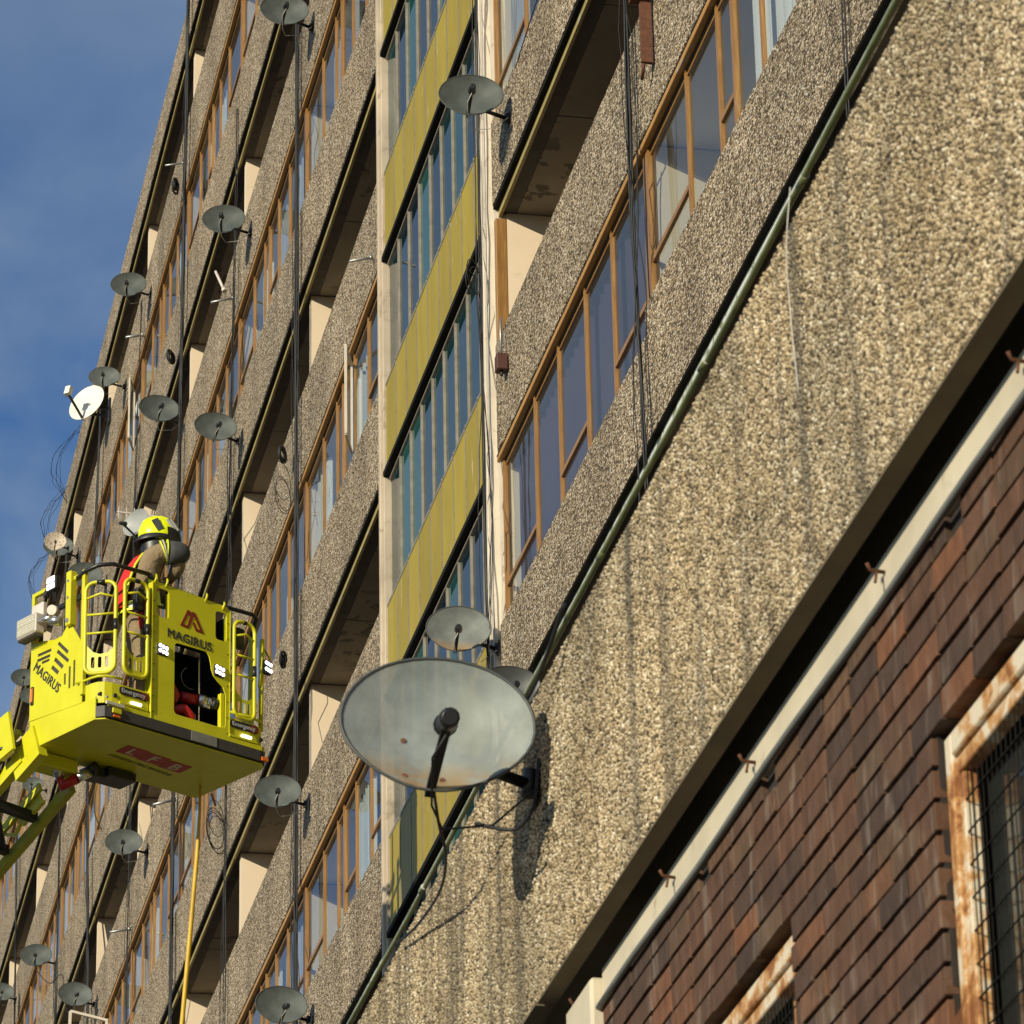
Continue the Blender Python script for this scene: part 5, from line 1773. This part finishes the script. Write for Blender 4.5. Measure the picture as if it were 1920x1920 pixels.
# face: skin mask on the front of the head, nose, brow
fc = MB()
def ell(c, rx, ry, rz, n=16, k=10, z0=-1.0, z1=1.0):
    rings = []
    for i in range(k + 1):
        u = z0 + (z1 - z0) * i / k
        r = math.sqrt(max(0.0, 1 - u * u)) + 1e-4
        rings.append([(c[0] + rx * r * math.cos(2 * math.pi * j / n), c[1] + ry * r * math.sin(2 * math.pi * j / n), c[2] + rz * u) for j in range(n)])
    return rings


fc.loft(ell((0.028, 0, 1.755), .098, .080, .125))
fc.tube([(0.115, 0, 1.785), (0.142, 0, 1.748), (0.120, 0, 1.738)], [.010, .017, .012], 8)
fc.tube([(0.108, -.03, 1.705), (0.118, 0, 1.703), (0.108, .03, 1.705)], .008, 6)
for s in (-1, 1):
    fc.tube([(0.0, s * .082, 1.79), (0.005, s * .092, 1.765), (0.0, s * .083, 1.735)], .012, 6)
face = fc.build('face', 'skin', man)
m = MB()
for s in (-1, 1):
    m.loft(ell((0.108, s * .032, 1.785), .012, .014, .008, 8, 5))
m.build('eye', 'black_plastic', face)
# helmet shell
hm = MB()
H0 = (-0.005, 0, 1.835)
def shell(c, rx, ry, rz, n=28, k=9, lo=-0.18):
    rings = []
    for i in range(k + 1):
        u = lo + (0.999 - lo) * i / k
        r = math.sqrt(max(0, 1 - abs(u) ** 2.4))
        ring = []
        for j in range(n):
            t_ = 2 * math.pi * j / n
            fx = rx * (1.06 if math.cos(t_) > 0 else 1.0)
            drop = 0.0
            if i == 0:
                drop = -0.045 * max(0.0, math.cos((t_ % math.pi) - math.pi / 2)) ** 3   # ear flaps
            ring.append((c[0] + fx * r * math.cos(t_), c[1] + ry * r * math.sin(t_), c[2] + rz * u + drop))
        rings.append(ring)
    return rings


hm.loft(shell(H0, .172, .138, .158))
helm = hm.build('helmet', 'helmet_yellow', man)
helm.location = (0.03, 0, -0.14 * H0[2] + 0.012)
helm.scale = (1.12, 1.12, 1.14)
m = MB()
for s in (-1, 0, 1):
    m.tube([(H0[0] + .17 * math.sin(t_), s * .045 * (1 + .1 * math.cos(t_)), H0[2] + .150 * math.cos(t_) * (1 if s == 0 else .965) + .004) for t_ in np.linspace(-1.0, 1.1, 12)], .014, 6)
m.build('ridge', 'helmet_yellow', helm)
m = MB()
n = 28
ri = [(H0[0] + .168 * math.cos(t_), .135 * math.sin(t_), H0[2] - .020) for t_ in np.linspace(0, 2 * math.pi, n + 1)[:-1]]
ro = [(H0[0] + (.215 if math.cos(t_) < 0 else .19) * math.cos(t_), .150 * math.sin(t_), H0[2] - .060 - .02 * abs(math.cos(t_))) for t_ in np.linspace(0, 2 * math.pi, n + 1)[:-1]]
r2 = [(p[0] * .97, p[1] * .97, p[2] - .012) for p in ro]
m.loft([ri, ro, r2, [(p[0] * .95, p[1] * .95, p[2] - .01) for p in ri]], cap=False)
m.build('brim', 'black_plastic', helm)
m = MB()   # dark visor over the face and neck curtain behind
vr = []
for z_, rr_ in ((1.87, 1.03), (1.82, 1.10), (1.76, 1.10), (1.70, 1.02), (1.685, .96)):
    vr.append([(H0[0] + .178 * rr_ * math.cos(t_), .142 * rr_ * math.sin(t_), z_) for t_ in np.linspace(-1.25, 1.25, 14)])
vs = [p for r_ in vr for p in r_] + [(p[0] * .96 - .003, p[1] * .96, p[2]) for r_ in vr for p in r_]
k = 14
nb = len(vr) * k
fs = []
for i in range(len(vr) - 1):
    for j in range(k - 1):
        fs.append((i * k + j, i * k + j + 1, i * k + k + j + 1, i * k + k + j))
        fs.append((nb + i * k + j + 1, nb + i * k + j, nb + i * k + k + j, nb + i * k + k + j + 1))
m.add(vs, fs, True)
m.build('visor', 'black_plastic', helm)
m = MB()
vr = []
for z_, rr_ in ((1.80, .95), (1.73, .92), (1.66, .86), (1.60, .80)):
    vr.append([(H0[0] + .165 * rr_ * math.cos(t_), .132 * rr_ * math.sin(t_), z_) for t_ in np.linspace(1.7, 4.6, 14)])
vs = [p for r_ in vr for p in r_] + [(p[0] * .95, p[1] * .95, p[2]) for r_ in vr for p in r_]
nb = len(vr) * k
fs = []
for i in range(len(vr) - 1):
    for j in range(k - 1):
        fs.append((i * k + j, i * k + j + 1, i * k + k + j + 1, i * k + k + j))
        fs.append((nb + i * k + j + 1, nb + i * k + j, nb + i * k + k + j, nb + i * k + k + j + 1))
m.add(vs, fs, True)
m.build('neck_curtain', 'black_plastic', helm)
m = MB()   # grey side pad and silver bars on the helmet's right side
m.obox((-0.035, -.133, 1.885), (.028, 0, -.045), (0, .010, .004), (.026, 0, .014))
m.build('side_pad', 'dark_patch', helm)
m = MB()
m.obox((0.085, -.108, 1.905), (.032, .006, -.042), (0.006, .010, .006), (.009, 0, .007)).obox((0.118, -.092, 1.905), (.032, .006, -.042), (.006, .010, .006), (.009, 0, .007))
m.build('silver_bar', 'reflective_silver', helm)
m = MB().loft(ell((.135, 0, 1.885), .048, .055, .05, 16, 8))
m.build('front_badge', 'black_plastic', helm)
# sleeve stripes and elbow patch on the raised right arm
def cuff(p, q, r0, r1, mat, name, n=20):
    p, q = Vector(p), Vector(q)
    return MB().tube([p, q], [r0, r1], n).build(name, mat, body)


A0, A1 = Vector(sr[:3]), Vector(er[:3])
def on_arm(u):
    return A0.lerp(Vector((0.06, -0.215, 1.60)), u * 2) if u < .5 else Vector((0.06, -0.215, 1.60)).lerp(A1, (u - .5) * 2)


cuff(on_arm(.40), on_arm(.455), .116, .116, 'reflective_yellow', 'sleeve_stripe')
cuff(on_arm(.4551), on_arm(.52), .117, .117, 'reflective_silver', 'sleeve_stripe')
cuff(on_arm(.5201), on_arm(.58), .116, .116, 'reflective_yellow', 'sleeve_stripe')
m = MB().loft([[(px0, -.22 + rr0 * math.cos(t_), 1.60 - .012 + rr0 * .97 * math.sin(t_)) for t_ in np.linspace(0, 2 * math.pi, 21)[:-1]]
               for px0, rr0 in ((.088, .104), (.09, .116), (.14, .117), (.19, .113), (.235, .098), (.27, .070), (.287, .035), (.292, .008))])
m.build('elbow_patch', 'dark_patch', body)
# red vest at the back, yellow piping, red strap to the hip
m = MB()
rings = []
for (z_, cx_, rx_, ry_) in ((1.02, -.185, .205, .235), (1.15, -.18, .21, .235), (1.30, -.15, .21, .245), (1.45, -.105, .20, .25), (1.57, -.065, .16, .21), (1.63, -.04, .10, .13)):
    rings.append([(cx_ + rx_ * math.cos(t_), ry_ * math.sin(t_), z_) for t_ in np.linspace(2.15, 4.02, 18)])
vs = [p for r_ in rings for p in r_] + [(p[0] + .02, p[1] * .93, p[2]) for r_ in rings for p in r_]
k = 18
nb = len(rings) * k
fs = []
for i in range(len(rings) - 1):
    for j in range(k - 1):
        fs.append((i * k + j, i * k + j + 1, i * k + k + j + 1, i * k + k + j))
        fs.append((nb + i * k + j + 1, nb + i * k + j, nb + i * k + k + j, nb + i * k + k + j + 1))
m.add(vs, fs, True)
m.build('vest', 'vest_red', man)
edge = [r_[-1] for r_ in rings]
MB().tube([(p[0] + .012, p[1] - .004, p[2]) for p in edge], .013, 6).build('vest_piping', 'reflective_yellow', man)
MB().tube([(-0.02, -.19, 1.22), (-.10, -.20, 1.08), (-.16, -.20, .92), (-.14, -.20, .80)], .035, 8).build('strap', 'vest_red', man)
# tunic hem and leg stripes
def band(z_, cx_, rx_, ry_, h_, mat):
    ring = lambda zz: [(cx_ + rx_ * math.cos(t_), ry_ * math.sin(t_), zz) for t_ in np.linspace(0, 2 * math.pi, 25)[:-1]]
    return MB().loft([ring(z_), ring(z_ + h_)], cap=False).build('hem_stripe', mat, man)


band(0.985, -.155, .20, .225, .03, 'reflective_yellow')
band(1.0155, -.155, .202, .227, .03, 'reflective_silver')
band(1.046, -.155, .20, .225, .03, 'reflective_yellow')
for yy in (-.20, -.215):
    pass
m = MB().obox((-0.02, -.20, 1.22), (.022, 0, 0), (0, .012, 0), (-.02, 0, .17)).obox((-0.075, -.215, 1.22), (.020, 0, 0), (0, .012, 0), (-.02, 0, .17))
m.build('chest_stripe', 'reflective_yellow', man)
